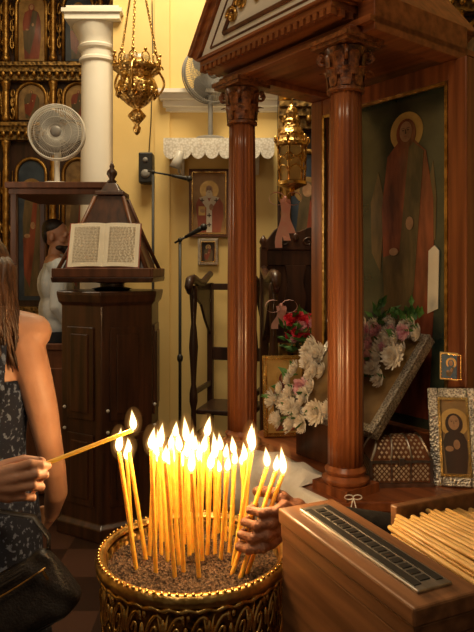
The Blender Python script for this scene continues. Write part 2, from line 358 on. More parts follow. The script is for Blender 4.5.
# ---- people
def head_parts(bm, c, face, s=1.):
    R = Matrix.Rotation(face, 3, 'Z')
    def E(p, r): ell(bm, Vector(c)+R @ (Vector(p)*s), tuple(x*s for x in r), R, 3)
    E((0,-.012,.02), (.074,.092,.098)); E((0,.02,-.055), (.055,.065,.06)); E((0,.055,-.085), (.028,.03,.022))
    E((0,.095,-.012), (.012,.018,.026)); E((0,.105,-.026), (.015,.013,.010)); E((0,.083,.018), (.045,.012,.012))
    E((0,.088,-.058), (.024,.010,.006)); E((0,.086,-.068), (.020,.010,.006))
    for k in (-1,1):
        E((k*.078,-.005,-.01), (.012,.02,.032)); E((k*.04,.06,-.03), (.025,.022,.022)); E((k*.030,.078,.002), (.012,.010,.008))
def human_parts(bm, hf, arms, legs=True, female=False):
    sw = .165 if female else .19
    caps(bm, [(0,-.01,1.38),(0,0,1.52)], [.062,.05] if not female else [.05,.044])
    caps(bm, [(-sw,0,1.405),(0,-.01,1.43),(sw,0,1.405)], [.055,.07,.055])
    for z, rx, ry, rz in ((1.28,.155,.105,.16),(1.10,.135,.095,.14),(.94,.165,.12,.13)): ell(bm, (0,0,z), (rx*(.93 if female else 1.05), ry, rz), sub=3)
    if legs:
        for k in (-1,1):
            caps(bm, [(k*.09,0,.9),(k*.095,.01,.48),(k*.1,-.01,.09)], [.088,.057,.04]); caps(bm, [(k*.1,-.03,.045),(k*.11,.14,.03)], [.042,.03])
    head_parts(bm, (0,.01,1.62), hf)
    for a in arms:
        caps(bm, a['p'], a['r'])
        if 'hand' in a:
            for f in a['hand']: caps(bm, f[0], f[1])
def simple_hand(w, d, n):
    w = Vector(w); d = Vector(d).normalized(); n = Vector(n).normalized(); s = d.cross(n)
    out = []
    for i, L in enumerate((.062,.070,.066,.052)):
        o = (i-1.5)*.019
        k = w+d*.085+s*o
        out.append(([w+s*o*.5, k], [.017,.0125]))
        out.append(([k, k+d*L*.5+n*.006, k+d*L*.8+n*.02, k+d*L+n*.036], [.0105,.0095,.009,.008]))
    out.append(([w+d*.02-s*.02, w+d*.06-s*.048+n*.01, w+d*.1-s*.058+n*.025], [.016,.0115,.0095]))
    return out
mx = V(54,270,4.36).x
t = thing('person', 'dark-haired bearded man in a pale shirt standing in the wooden booth', 'person', (mx, 4.40, .12), (0,0,-1.15))
am = [dict(p=[(k*.2,0,1.40),(k*.225,-.02,1.13),(k*.21,.12,.92)], r=[.055,.043,.03], hand=simple_hand((k*.21,.12,.92),(-k*.3,.6,-.6),(-k,0,0))) for k in (-1,1)]
hfm = -.55; Rm = Matrix.Rotation(hfm,3,'Z'); hcm = Vector((0,.01,1.62))   # profile toward the lectern
bm = B(); human_parts(bm, hfm, am); o = obj('body', bm, skin, t, True); remesh(o, .006)
bm = B()
for z, rx, ry, rz in ((1.28,.165,.118,.165),(1.10,.155,.11,.15),(.97,.168,.122,.11)): ell(bm, (0,0,z), (rx*1.06, ry*1.07, rz), sub=3)
caps(bm, [(-.19,0,1.395),(0,-.01,1.405),(.19,0,1.395)], [.064,.074,.064])
for k in (-1,1): caps(bm, [(k*.2,0,1.40),(k*.225,-.02,1.13),(k*.212,.105,.945)], [.066,.054,.042])
caps(bm, [(0,-.005,1.44),(0,0,1.465)], [.066,.060])
o = obj('shirt', bm, shirt, t, True); remesh(o, .008)
bm = B()
ell(bm, (0,0,.92), (.185,.135,.12), sub=3)
for k in (-1,1): caps(bm, [(k*.09,0,.9),(k*.095,.01,.48),(k*.1,-.01,.06)], [.098,.075,.06])
o = obj('trousers', bm, trous, t, True); remesh(o, .01)
bm = B()
ell(bm, hcm+Rm @ Vector((0,-.026,.058)), (.078,.086,.068), Rm, 3); ell(bm, hcm+Rm @ Vector((0,-.060,.01)), (.072,.046,.068), Rm, 3)
o = obj('hair', bm, hairb, t, True); remesh(o, .005, 2)
bm = B(); ell(bm, hcm+Rm @ Vector((0,.064,-.092)), (.040,.036,.032), Rm, 3); ell(bm, hcm+Rm @ Vector((0,.035,-.082)), (.063,.045,.028), Rm, 3)
o = obj('beard', bm, hairb, t, True); remesh(o, .005, 2)

# ================================================================= LECTERN
lc = V(112,520,3.72)
t = thing('lectern', 'dark wooden lectern with a pyramid book rest and panelled cabinet', 'lectern', (lc.x, 3.72, 0), (0,0,0))
R8 = .30
bm = B(); lathe(bm, [(R8+.03,0),(R8+.03,.07),(R8+.0,.09),(R8,.11),(R8,1.30),(R8+.02,1.32),(R8+.03,1.36),(R8+.03,1.38)], seg=6, phase=PI/6); obj('cabinet', bm, dark, t, bevel=.005)
for k in range(6):
    a = k*PI/3; ap = R8*math.cos(PI/6)
    bm = B(); rm = Matrix.Rotation(a+PI/2, 4, 'Z')
    for (zz, hh) in ((.38,.40),(.92,.52)):
        box(bm, rm @ Vector((0,-ap-.004,zz)), (.20,.012,hh), rm); box(bm, rm @ Vector((0,-ap-.012,zz)), (.13,.012,hh-.08), rm)
    o = obj('door', bm, dark, t, bevel=.004)
    for zz in (.72,.60):
        bm = B(); ell(bm, rm @ Vector((-.115,-ap-.012,zz)), .010); obj('knob', bm, whitem, o, True)
bm = B(); lathe(bm, [(.1,1.38),(.12,1.39),(.07,1.40),(.07,1.42),(.12,1.43)], seg=20); obj('turntable', bm, darker, t, 'auto')
def pyr(bm, z0, z1, a, b):
    vs = [bm.verts.new((sx*a[0], sy*a[1], z0)) for sx, sy in ((-1,-1),(1,-1),(1,1),(-1,1))]
    ws = [bm.verts.new((sx*b[0], sy*b[1], z1)) for sx, sy in ((-1,-1),(1,-1),(1,1),(-1,1))]
    bm.faces.new(vs); bm.faces.new(ws)
    for i in range(4): bm.faces.new((vs[i], vs[(i+1)%4], ws[(i+1)%4], ws[i]))
bm = B()
pyr(bm, 1.43, 1.46, (.28,.28), (.285,.285)); pyr(bm, 1.46, 1.94, (.25,.25), (.075,.075)); pyr(bm, 1.94, 1.965, (.09,.09), (.085,.085)); pyr(bm, 1.965, 2.02, (.06,.06), (.03,.03))
obj('book_rest', bm, dark, t, bevel=.005)
for s in range(4):
    bm = B(); rm = Matrix.Rotation(s*PI/2,4,'Z'); box(bm, rm @ Vector((0,-.275,1.485)), (.54,.018,.05), rm)
    obj('ledge', bm, brown, t, bevel=.004)
    bm = B(); tube(bm, [rm @ Vector((.245,-.255,1.5)), rm @ Vector((.16,-.17,1.70)), rm @ Vector((.082,-.082,1.93))], .012, 8)
    obj('edge_moulding', bm, brown, t, True)
bm = B(); lathe(bm, [(.02,2.02),(.03,2.03),(.015,2.045),(.032,2.075),(.03,2.09),(.012,2.11),(.016,2.12),(.003,2.15)], seg=16); obj('finial', bm, dark, t, True)
sl = math.atan2(.175,.48)
t = thing('book', 'open book with cream pages resting on the dark lectern', 'book', (lc.x, 3.72-.254, 1.508), (-sl,0,0))
bm = B(); box(bm, (0,-.007,.135), (.41,.008,.275)); obj('cover', bm, robe_r, t, bevel=.002)
for s in (-1,1):
    n = 10; rows = []
    for i in range(n+1):
        f = i/n; rows.append((s*f*.197, -.012-.020*math.sin(PI*min(1,f*1.1+.05))**.6*(1-f*.5)))
    bm = B(); prism(bm, rows+[(s*.197,-.011),(0,-.011)], .005, .268); o = obj('page_block', bm, paper, t)
    bm = B(); random.seed(3+s)
    for r in range(24):
        xx = .028
        while xx < .166:
            l = min(random.uniform(.010,.024), .172-xx)
            f = (xx+l/2)/.197; y = -.012-.020*math.sin(PI*min(1,f*1.1+.05))**.6*(1-f*.5)
            box(bm, (s*(xx+l/2), y-.0008, .242-r*.0090), (l,.0016,.0026)); xx += l+.003
    obj('printed_text', bm, ink, o)
# ================================================================= HANGING OIL LAMP
lp = V(137,80,3.9)
t = thing('hanging_oil_lamp', 'gilded hanging oil lamp with three chains in front of the yellow wall', 'lamp', (lp.x, lp.y, lp.z))
S = 3.9/F
bm = B(); lathe(bm, [(r*S,z*S) for r, z in [(1,-55),(3,-52),(4,-48),(2,-45),(5,-41),(9,-36),(5,-31),(3,-29),(9,-25),(17,-17),(20,-8),(17,0),(14,3),(19,7),(23,10),(23,13),(20,13),(15,4)]], seg=48, flute=.05, fn=12); bo = obj('bowl', bm, filig, t, True)
bm = B()
for k in range(12):
    a = k*PI/6; ca, sa = math.cos(a), math.sin(a)
    tube(bm, [(23*S*ca+4*S*math.cos(j*PI/5)*-sa, 23*S*sa+4*S*math.cos(j*PI/5)*ca, (17+5*math.sin(j*PI/5))*S) for j in range(10)], .0045, 6, True)
    ell(bm, (23*S*ca,23*S*sa,24*S), .012, sub=1)
obj('filigree_gallery', bm, gold, t, True)
bm = B()
for k in range(12):
    a = k*PI/6; ca, sa = math.cos(a), math.sin(a)
    ell(bm, (18.5*S*ca,18.5*S*sa,-13*S), (.022,.022,.034), sub=1)
obj('gadroon_band', bm, gold, bo, True)
bm = B(); lathe(bm, [(r*S,z*S) for r, z in [(12,6),(13,14),(14,22),(12,22),(11,12)]], seg=20); obj('glass_cup', bm, glassm, t, True)
for k in range(3):
    a = k*2*PI/3+.5
    bm = B(); ca, sa = math.cos(a), math.sin(a)
    tube(bm, [((21+8*math.sin(j/10*PI))*S*ca, (21+8*math.sin(j/10*PI))*S*sa, (-14+j*2.8)*S) for j in range(11)], .008, 8)
    tube(bm, [((23+5*(1-j/12)*math.cos(j*.6))*S*ca, (23+5*(1-j/12)*math.cos(j*.6))*S*sa, (14+5*(1-j/12)*math.sin(j*.6))*S) for j in range(12)], .006, 6)
    obj('handle', bm, gold, t, True)
    bm = B(); p0 = Vector((24*S*ca,24*S*sa,14*S)); p1 = Vector((6*S*ca,6*S*sa,98*S))
    nn = 26
    for j in range(nn):
        p = p0.lerp(p1, (j+.5)/nn); d = (p1-p0).normalized(); L = (p1-p0).length/nn*.62
        s_ = d.orthogonal().normalized() if j % 2 else d.cross(d.orthogonal()).normalized()
        tube(bm, [p+d*L*math.cos(q*PI/4)+s_*L*.45*math.sin(q*PI/4) for q in range(8)], .0036, 5, True)
    obj('chain', bm, gold, t, True)
bm = B(); lathe(bm, [(1*S,94*S),(10*S,96*S),(9*S,100*S),(3*S,106*S),(2*S,112*S)], seg=18); tube(bm, [(0,0,110*S),(0,0,5.3-lp.z)], .004, 6); obj('canopy', bm, gold, t, True)

# ================================================================= WALL SHELF, FAN, ICONS
sp = V(219,141,4.72)
t = thing('wall_shelf', 'white wall shelf above the framed bishop icon', 'shelf', (sp.x, 5.0, sp.z))
bm = B(); box(bm, (0,-.15,.0), (.80,.30,.03)); obj('board', bm, whitep, t, bevel=.004)
for s in (-1,1):
    bm = B(); prism(bm, [(-.01,-.015),(-.24,-.015),(-.2,-.05),(-.05,-.12),(-.01,-.22)], -.015, .015, Matrix.Translation((s*.3,0,0)) @ YZ); obj('bracket', bm, whitep, t, bevel=.003)
bm = B(); n = 160; top = []; W = .84
zt = .019
for i in range(n+1):
    f = i/n; x = -W/2+W*f; sc = abs(math.sin(f*PI*8))**.5; fold = .004*math.sin(f*PI*13)
    top.append((bm.verts.new((x,-.02,zt)), bm.verts.new((x,-.304,zt)), bm.verts.new((x,-.308+fold*.3,-.03)), bm.verts.new((x,-.310+fold,-.085-.055*sc))))
for a, b in zip(top, top[1:]):
    for k in range(3): bm.faces.new((a[k], b[k], b[k+1], a[k+1]))
o = obj('lace_runner', bm, lace, loc=(sp.x,5.0,sp.z)); so = o.modifiers.new('s','SOLIDIFY'); so.thickness = .0015
tag(o, 'white scalloped lace runner hanging over the edge of the wall shelf', 'lace cloth')
f2 = V(213,100,4.85)
make_fan('desk_fan', 'grey fan on the lace shelf, half hidden by the shrine roof', (f2.x-.02, 4.85, sp.z+.021), .4, .22, greym, greym, .36, 80, .0018)
def framed_icon(name, label, loc, rot, w, h, fw, ft, fm, ground, r1, r2, **k):
    t = thing(name, label, 'icon', loc, rot)
    bm = B(); frame_rect(bm, w, h, fw, ft, 0, fw); obj('frame', bm, fm, t, bevel=min(.004, fw*.2))
    bm = B(); frame_rect(bm, w-fw*.3, h-fw*.3, fw*.22, ft+.004, 0, fw+fw*.15); obj('frame_bead', bm, gold, t)
    icon_panel(t, (0,0,fw), (0,0,0), w, h, ground, r1, r2, **k)
    return t
S5 = 4.95/F
framed_icon('bishop_icon', 'large framed icon of a haloed bishop below the lace shelf', V(209,237,4.95)+Vector((0,.045,0)), (0,0,0), 34*S5, 62*S5, .025, .04, brown, icon_ochre, robe_red, robe_w, halo=icon_gold, hrk=.10, hwk=.42, bishop=True)
framed_icon('small_wall_icon', 'small silver-framed icon on the yellow wall under the bishop icon', V(208,265,4.95)+Vector((0,.045,0)), (0,0,0), 14*S5, 20*S5, .026, .03, silverp, darker, robe_g, robe_r)
p = V(146,168,4.9)
t = thing('wall_speaker', 'small black speaker box fixed to the yellow wall under the oil lamp', 'speaker', (p.x, 5.0, p.z))
bm = B(); box(bm, (0,-.07,0), (.11,.12,.24)); obj('cabinet', bm, blk, t, bevel=.01)
for r_, z_ in ((.035,-.05),(.02,.06)):
    bm = B(); lathe(bm, [(r_,0),(r_,.006),(r_*.3,.010)], (0,-.13,z_), 20, Matrix.Rotation(PI/2,4,'X')); obj('driver', bm, greym, t, True)
bm = B(); box(bm, (0,-.004,0), (.03,.012,.1)); obj('bracket', bm, blk, t)
p = V(178,160,4.64)
t = thing('spotlight', 'small white spotlight clipped under the left end of the lace shelf', 'lamp', (p.x, p.y, p.z))
bm = B(); lathe(bm, [(.015,.07),(.03,.06),(.035,0),(.05,-.06),(.047,-.06),(.03,-.01)], (0,0,0), 20, Matrix.Rotation(.3,4,'Y')); obj('shade', bm, whitem, t, True)
bm = B(); tube(bm, [(0,0,.05),(0,.05,-.08),(0,.358,-.08)], .008, 8); obj('arm', bm, whitem, t, True)
bm = B()
pts = [V(152,0,4.98), V(153,60,4.98), V(151,120,4.98), V(149,152,4.97)]
tube(bm, pts, .004, 6); o = obj('wall_cable', bm, blk, smooth=True); tag(o, 'thin black cable running down the yellow wall to the speaker', 'cable')

# ================================================================= MICROPHONE STANDS
def mic_stand(label, base, top, boom=None):
    t = thing('microphone_stand', label, 'microphone stand', (base[0], base[1], 0))
    bm = B(); tube(bm, [(0,0,.1),(0,0,top)], .010, 10); ell(bm, (0,0,top*.55), (.02,.02,.03)); obj('pole', bm, blk, t, True)
    for k in range(3):
        a = k*2*PI/3+.4; bm = B(); tube(bm, [(0,0,.22),(.12*math.cos(a),.12*math.sin(a),.1),(.26*math.cos(a),.26*math.sin(a),.012)], .009, 8); obj('leg', bm, blk, t, True)
    p0 = Vector((0,0,top)); p1 = p0+Vector(boom if boom else (.03,-.01,.03)); d = (p1-p0).normalized()
    bm = B(); tube(bm, [p0-d*.04, p0, p1], .007, 8); ell(bm, p0, .016); obj('arm', bm, blk, t, True)
    bm = B(); tube(bm, [p1, p1+d*.03, p1+d*.11, p1+d*.13], [.010,.012,.017,.017], 12); ell(bm, p1+d*.14, .024); obj('microphone', bm, blk, t, True)
    return t
b = V(180,300,4.0); mic_stand('straight black microphone stand in front of the yellow wall', (b.x, b.y), V(0,240,4.0).z, (.035,-.01,.018))
b = V(153,300,4.6); mic_stand('tall black boom microphone stand reaching toward the lace shelf', (b.x, b.y), V(0,172,4.6).z, (.14,-.03,-.03))

# ================================================================= STALLS
def stall(name, label, loc, rz, w, zarm, back, m, crest=False):
    t = thing(name, label, 'chair', loc, (0,0,rz))
    for s in (-1,1):
        x = s*w/2
        bm = B(); lathe(bm, [(.03,0),(.032,.1),(.02,.14),(.03,.22),(.022,.34),(.018,.5),(.03,.56),(.03,.62),(.018,.68),(.024,.8),(.034,.95),(.026,1.06),(.018,1.12),(.03,zarm-.1),(.03,zarm-.06),(.02,zarm-.03)], (x,-.22,0), 12); obj('front_post', bm, m, t, True)
        bm = B(); box(bm, (x,.2,back/2), (.045,.045,back)); obj('back_post', bm, m, t, bevel=.005)
        if crest:
            bm = B(); lathe(bm, [(.028,back),(.014,back+.015),(.026,back+.04),(.022,back+.06),(.004,back+.085)], (x,.2,0), 12); obj('finial', bm, m, t, True)
        bm = B(); tube(bm, [(x,.2,zarm+.05),(x,.10,zarm+.02),(x,0,zarm-.015),(x,-.12,zarm-.01),(x,-.22,zarm+.015),(x,-.30,zarm+.005),(x,-.335,-.04+zarm),(x,-.31,zarm-.075),(x,-.275,zarm-.06),(x,-.285,zarm-.035)], [.024,.026,.028,.030,.034,.034,.028,.02,.014,.008], 10); obj('armrest', bm, m, t, True)
        for zz in (.3,.62):
            bm = B(); box(bm, (x,0,zz), (.025,.4,.035)); obj('side_rail', bm, m, t, bevel=.003)
        bm = B(); prism(bm, [(.18,zarm-.02),(-.2,zarm-.04),(-.18,zarm-.12),(-.05,zarm-.18),(.05,zarm-.30),(.18,zarm-.42)], x-.010, x+.010, YZ); obj('arm_bracket', bm, m, t, bevel=.003)
    bm = B(); box(bm, (0,0,.48), (w-.02,.4,.035)); obj('seat', bm, m, t, bevel=.008)
    for zz, hh in (((.85,.10),(1.05,.05),(back-.06,.10)) if crest else ((.85,.10),(back-.03,.05))):
        bm = B(); box(bm, (0,.2,zz), (w-.04,.02,hh)); obj('back_rail', bm, m, t, bevel=.004)
    if crest:
        bm = B(); box(bm, (0,.205,(1.07+back-.11)/2), (w-.05,.012,back-.11-1.07)); obj('back_panel', bm, m, t, bevel=.003)
        bm = B(); prism(bm, [(-.06,1.07),(.06,1.07),(.045,1.2),(.075,1.3),(.05,1.42),(.07,back-.11),(-.07,back-.11),(-.05,1.42),(-.075,1.3),(-.045,1.2)], -.199, -.180, XZ); obj('splat', bm, m, t, bevel=.003)
        bm = B(); prism(bm, [(-w/2-.02,back-.01)]+[(w/2*math.cos(a)*1.05, back+.02+.11*math.sin(a)+.022*math.cos(6*a)) for a in [PI-PI*i/28 for i in range(29)]]+[(w/2+.02,back-.01)], -.22, -.18, XZ); cr = obj('crest', bm, m, t, bevel=.004)
        bm = B()
        for s in (-1,1): tube(bm, [(s*(.08+.045*(1-j/18)*math.cos(j*.5)), .176, back+.04+.035*(1-j/18)*math.sin(j*.5)) for j in range(17)], .007, 6)
        ell(bm, (0,.176,back+.07), (.022,.01,.03)); obj('carved_scroll', bm, m, cr, True)
    return t
b = V(231,300,4.5)
stall('choir_chair', 'dark wooden choir stall with high curved armrests below the wall icons', (b.x, 4.6, 0), -.25, .44, 1.42, 1.40, darker)
b = V(299,300,3.8)
stall('high_backed_throne', 'dark wooden high-backed throne with crest seen between the shrine columns', (b.x+.02, 3.85, 0), .1, .42, 1.46, 1.64, dark, True)
def bow(name, label, p, s, tails):
    t = thing(name, label, 'ribbon', p)
    for k in (-1,1):
        bm = B(); n = 12; prev = None
        for i in range(n):
            a = 2*PI*i/n; q = Vector((k*s*(.5-.5*math.cos(a)), -s*.25*math.sin(a/2), s*.4*math.sin(a)))
            cur = (bm.verts.new(q+Vector((0,-s*.2,0))), bm.verts.new(q+Vector((0,s*.2,0))))
            if prev: bm.faces.new((prev[0], prev[1], cur[1], cur[0]))
            prev = cur
        obj('loop', bm, pinkr, t, True)
    bm = B(); ell(bm, (0,0,0), (s*.16,s*.16,s*.2)); obj('knot', bm, pinkr, t, True)
    for k, L in zip((-1,.2,1), (tails, tails*.85, tails*.7)):
        bm = B(); prev = None
        for i in range(10):
            f = i/9; q = Vector((k*s*.35*f+.1*s*math.sin(f*7+k), -s*.1*math.sin(f*5), -L*f))
            cur = (bm.verts.new(q+Vector((-s*.22,0,0))), bm.verts.new(q+Vector((s*.22,s*.05,0))))
            if prev: bm.faces.new((prev[0], prev[1], cur[1], cur[0]))
            prev = cur
        obj('tail', bm, pinkr, t, True)
    return t
bow('ribbon_bow', 'small pink ribbon bow on the front of the dark throne', V(281,306,3.49), .09, .13)

# ================================================================= HANGING LANTERN
lp = V(292,150,3.15); S = 3.15/F
t = thing('hanging_lantern', 'gilded glass lantern hanging between the two shrine columns', 'lantern', lp)
bm = B(); lathe(bm, [(r*S,z*S) for r, z in [(16,4),(17,7),(14,9),(12,14),(13,16),(9,22),(7,27),(8,29),(4,33),(6,37),(5,41),(1,46)]], seg=12); obj('roof', bm, filig, t, 'auto')
bm = B()
for k in range(6):
    a = k*PI/3+.2; tube(bm, [(14.5*S*math.cos(a),14.5*S*math.sin(a),5*S),(13*S*math.cos(a),13*S*math.sin(a),-33*S)], .006, 8)
    ell(bm, (17*S*math.cos(a),17*S*math.sin(a),10*S), (.010,.010,.02))
    b0 = a+PI/3
    for zz, sg_ in ((-3,-1),(-22,1),(-14,1)):
        tube(bm, [(14*S*math.cos(a+(b0-a)*j/4),14*S*math.sin(a+(b0-a)*j/4),(zz+6*sg_*math.sin(PI*j/4))*S) for j in range(5)], .0035, 6)
obj('cage', bm, gold, t, True)
bm = B(); lathe(bm, [(11.5*S,-31*S),(12.5*S,3*S)], seg=6, phase=.2); obj('glass_panes', bm, glassm, t)
bm = B(); lathe(bm, [(r*S,z*S) for r, z in [(2,-46),(4,-43),(2,-41),(8,-38),(15,-35),(15,-32),(5,-32)]], seg=12); obj('base', bm, gold, t, 'auto')
bm = B(); tube(bm, [(0,0,45*S),(0,0,5.3-lp.z)], .004, 6)
for j in range(14): 
    tube(bm, [(.009*math.cos(q*PI/4)*(j%2),.009*math.cos(q*PI/4)*(1-j%2),46*S+.02+j*.026+.016*math.sin(q*PI/4)) for q in range(8)], .0025, 5, True)
obj('chain', bm, gold, t, True)
bow('ribbon_bow', 'long pink satin ribbon tied beneath the gilded lantern', V(285,199,3.05), .08, .24)

# ================================================================= SHRINE
OX, OY = .02, 2.44
ang = math.atan2(-.8,.6)
def UV(u, v, z=0): return Vector((OX+.6*u+.8*v, OY-.8*u+.6*v, z))
def w2l(x, y): return (.6*(x-OX)-.8*(y-OY), .8*(x-OX)+.6*(y-OY))
TT = .79
shrine = thing('icon_shrine', 'large polished mahogany shrine with carved columns and a pediment roof', 'shrine', (OX,OY,0), (0,0,ang))
Pw = [(-.11,2.50),(.27,1.90),(.98,1.90),(.98,2.75),(.25,2.92)]
Pl = [w2l(*p) for p in Pw]
cx_, cy_ = sum(p[0] for p in Pl)/5, sum(p[1] for p in Pl)/5
def inset(P, k): return [(cx_+(x-cx_)*k, cy_+(y-cy_)*k) for x, y in P]
bm = B(); prism(bm, inset(Pl,1.0), TT-.035, TT); prism(bm, inset(Pl,.98), TT-.055, TT-.035); obj('table_top', bm, woodx, shrine, bevel=.006)
bm = B(); prism(bm, inset(Pl,.93), .1, TT-.055); prism(bm, inset(Pl,.97), 0, .1); obj('base_cabinet', bm, wood, shrine, bevel=.006)
CT = 2.235
def column(u, v):
    bm = B(); sh = []
    for i in range(13):
        f = i/12; sh.append((.056-.006*f+.003*math.sin(PI*f), TT+.085+(CT-.17-TT-.085)*f))
    lathe(bm, sh, (u,v,0), 120, flute=.022, fn=20); s = obj('column_shaft', bm, wood, shrine, True)
    bm = B(); box(bm, (u,v,TT+.015), (.15,.15,.03)); lathe(bm, [(.070,TT+.03),(.076,TT+.037),(.076,TT+.045),(.066,TT+.052),(.060,TT+.058),(.066,TT+.066),(.067,TT+.072),(.060,TT+.08),(.055,TT+.086)], (u,v,0), 32); obj('column_base', bm, wood, s, 'auto')
    bm = B(); z0 = CT-.17
    lathe(bm, [(.050,z0),(.060,z0+.005),(.060,z0+.014),(.052,z0+.018),(.052,z0+.07),(.060,z0+.12),(.068,z0+.14)], (u,v,0), 32)
    box(bm, (u,v,z0+.150), (.158,.158,.012)); box(bm, (u,v,z0+.163), (.172,.172,.014))
    for tier, (zb, hh, nn, rr) in enumerate(((z0+.018,.055,8,.053),(z0+.05,.07,8,.057))):
        for k in range(nn):
            a = 2*PI*(k+.5*tier)/nn; ca, sa = math.cos(a), math.sin(a); ta = (-sa, ca)
            rows = []
            for j in range(7):
                f = j/6; out = rr+.004+.026*f**3; z = zb+hh*math.sin(f*PI*.62); wd = .019*math.sin(PI*(.25+.65*f))
                mid = bm.verts.new((u+(out+.004)*ca, v+(out+.004)*sa, z))
                l = bm.verts.new((u+out*ca-wd*ta[0], v+out*sa-wd*ta[1], z)); r = bm.verts.new((u+out*ca+wd*ta[0], v+out*sa+wd*ta[1], z))
                rows.append((l, mid, r))
            for p, q in zip(rows, rows[1:]):
                for i in (0,1): bm.faces.new((p[i], p[i+1], q[i+1], q[i]))
    for k in range(4):
        a = PI/4+k*PI/2; ca, sa = math.cos(a), math.sin(a)
        tube(bm, [(u+(.056+.028*min(1,j/8)+ (.020*(1-j/22))*math.sin(j*.45))*ca, v+(.056+.028*min(1,j/8)+(.020*(1-j/22))*math.sin(j*.45))*sa, z0+.118+.022*(1-j/26)*math.cos(j*.45+2.4)) for j in range(22)], .006, 6)
    obj('capital', bm, carved, s, 'auto')
column(0,0); column(.55,0)
bm = B(); box(bm, (.275,0,CT+.011), (.70,.12,.022)); obj('front_beam', bm, woodx, shrine, bevel=.003)
bm = B(); box(bm, (-.0,.27,CT+.011), (.10,.42,.022)); obj('side_beam', bm, wood, shrine, bevel=.003)
bm = B(); box(bm, (.645,.235,CT+.06), (.07,.49,.12)); obj('side_beam', bm, woodx, shrine, bevel=.003)
bm = B(); box(bm, (.30,.25,CT+.033), (.76,.56,.02)); obj('ceiling_board', bm, woodx, shrine)
u0, u1, v0, v1 = -.12, .605, -.12, .56
bm = B()
for k, (e, z, h) in enumerate(((0.,CT+.081,.022),(.010,CT+.098,.012))):
    box(bm, ((u0+u1)/2,(v0+v1)/2,z), (u1-u0+2*e, v1-v0+2*e, h))
obj('cornice', bm, woodx, shrine, bevel=.003)
bm = B()
n = 24
for i in range(n): box(bm, (u0+.012+(u1-u0-.024)*i/(n-1), v0+.012, CT+.059), (.018,.026,.022))
for i in range(18): 
    for uu in (u0+.012, u1-.012): box(bm, (uu, v0+.05+(v1-v0-.06)*i/17, CT+.059), (.026,.018,.022))
box(bm, ((u0+u1)/2,(v0+v1)/2,CT+.0595), (u1-u0-.03, v1-v0-.03, .021))
obj('dentil_moulding', bm, woodx, shrine)
zt = CT+.105; um = (u0+u1)/2; rise = .50; hwid = (u1-u0)/2
bm = B(); prism(bm, [(u0+.002,zt),(u1-.002,zt),(um,zt+rise-.02)], -(v0+.03), -(v0+.005), XZ); obj('tympanum', bm, whitep, shrine)
bm = B()
def tri_frame(bm, k, r, yy):
    z0_ = zt+.022+k*.03; a = (u0+.07+k*.09, z0_); b_ = (u1-.07-k*.09, z0_); c_ = (um, zt+rise-.09-k*.09)
    for p, q in ((a,b_),(b_,c_),(c_,a)): tube(bm, [(p[0],yy,p[1]),(q[0],yy,q[1])], r, 6)
tri_frame(bm, 0, .004, v0+.004); tri_frame(bm, 1, .009, v0+.002)
obj('tympanum_moulding', bm, brown, shrine)
bm = B()
for s in (-1,1):
    for q in range(3):
        bx_ = um+s*(.035+q*.055); bz = zt+.10+.03*(2-q)
        tube(bm, [(bx_+s*.035*(1-j/18)*math.cos(j*.5), v0-.002, bz+.035*(1-j/18)*math.sin(j*.5)) for j in range(17)], .008, 6)
ell(bm, (um,v0,zt+.15), (.026,.012,.05))
obj('gilt_ornament', bm, brass, shrine, True)
for s in (-1,1):
    bm = B(); L = math.hypot(hwid+.02, rise); a = math.atan2(rise, hwid+.02)*s
    cxx, czz = um+s*(hwid+.02)/2, zt+rise/2+.012
    for (dd, ww, hh) in ((0,.70,.03),(.025,.73,.02)):
        rm = Matrix.Rotation(a, 4, 'Y'); up = rm @ Vector((0,0,1))
        box(bm, (cxx+up.x*dd, (v0+v1)/2, czz+up.z*dd), (L+.03, ww, hh), rm)
    obj('roof_slope', bm, woodx, shrine, bevel=.004)
vb = .42
us0, us1 = -.05, .715
bm = B(); 
for (a, b_) in ((us0,us0+.07),(.64,us1)): box(bm, ((a+b_)/2, vb+.03, (TT+CT)/2+.0), (b_-a,.06,CT-TT))
box(bm, ((us0+us1)/2, vb+.03, CT-.035), (us1-us0-.14,.06,.07)); box(bm, ((us0+us1)/2, vb+.03, TT+.06), (us1-us0-.14,.06,.12))
obj('icon_case_frame', bm, wood, shrine, bevel=.005)
bm = B()
iw = .64-(us0+.07); ih = CT-.07-(TT+.12); uc = (.64+us0+.07)/2
for (c, s) in (((uc-iw/2+.006, vb+.004, TT+.12+ih/2),(.012,.012,ih)),((uc+iw/2-.006, vb+.004, TT+.12+ih/2),(.012,.012,ih)),((uc,vb+.004,CT-.076),(iw,.012,.012))): box(bm, c, s)
obj('gilt_slip', bm, brass, shrine)
ip = icon_panel(shrine, (uc, vb+.05, TT+.12), (0,0,0), iw, ih, icon_dark, robe_dark, robe_dk2, figscale=1.086, cx=.105, halo=halo_d, hrk=.036, hwk=.2)
bm = B(); prism(bm, [(.205,.43),(.25,.45),(.255,.66),(.235,.68),(.21,.66)], .018, .021, XZ); obj('scroll', bm, paper, ip)
for poly in ([(-.02,.58),(-.065,.66),(-.07,.86),(-.03,.98),(-.0,.86)], [(.19,.70),(.235,.70),(.24,.86),(.225,.99),(.19,.86)]):
    bm = B(); prism(bm, poly, .0125, .0145, XZ); obj('wing', bm, robe_dk2, ip)

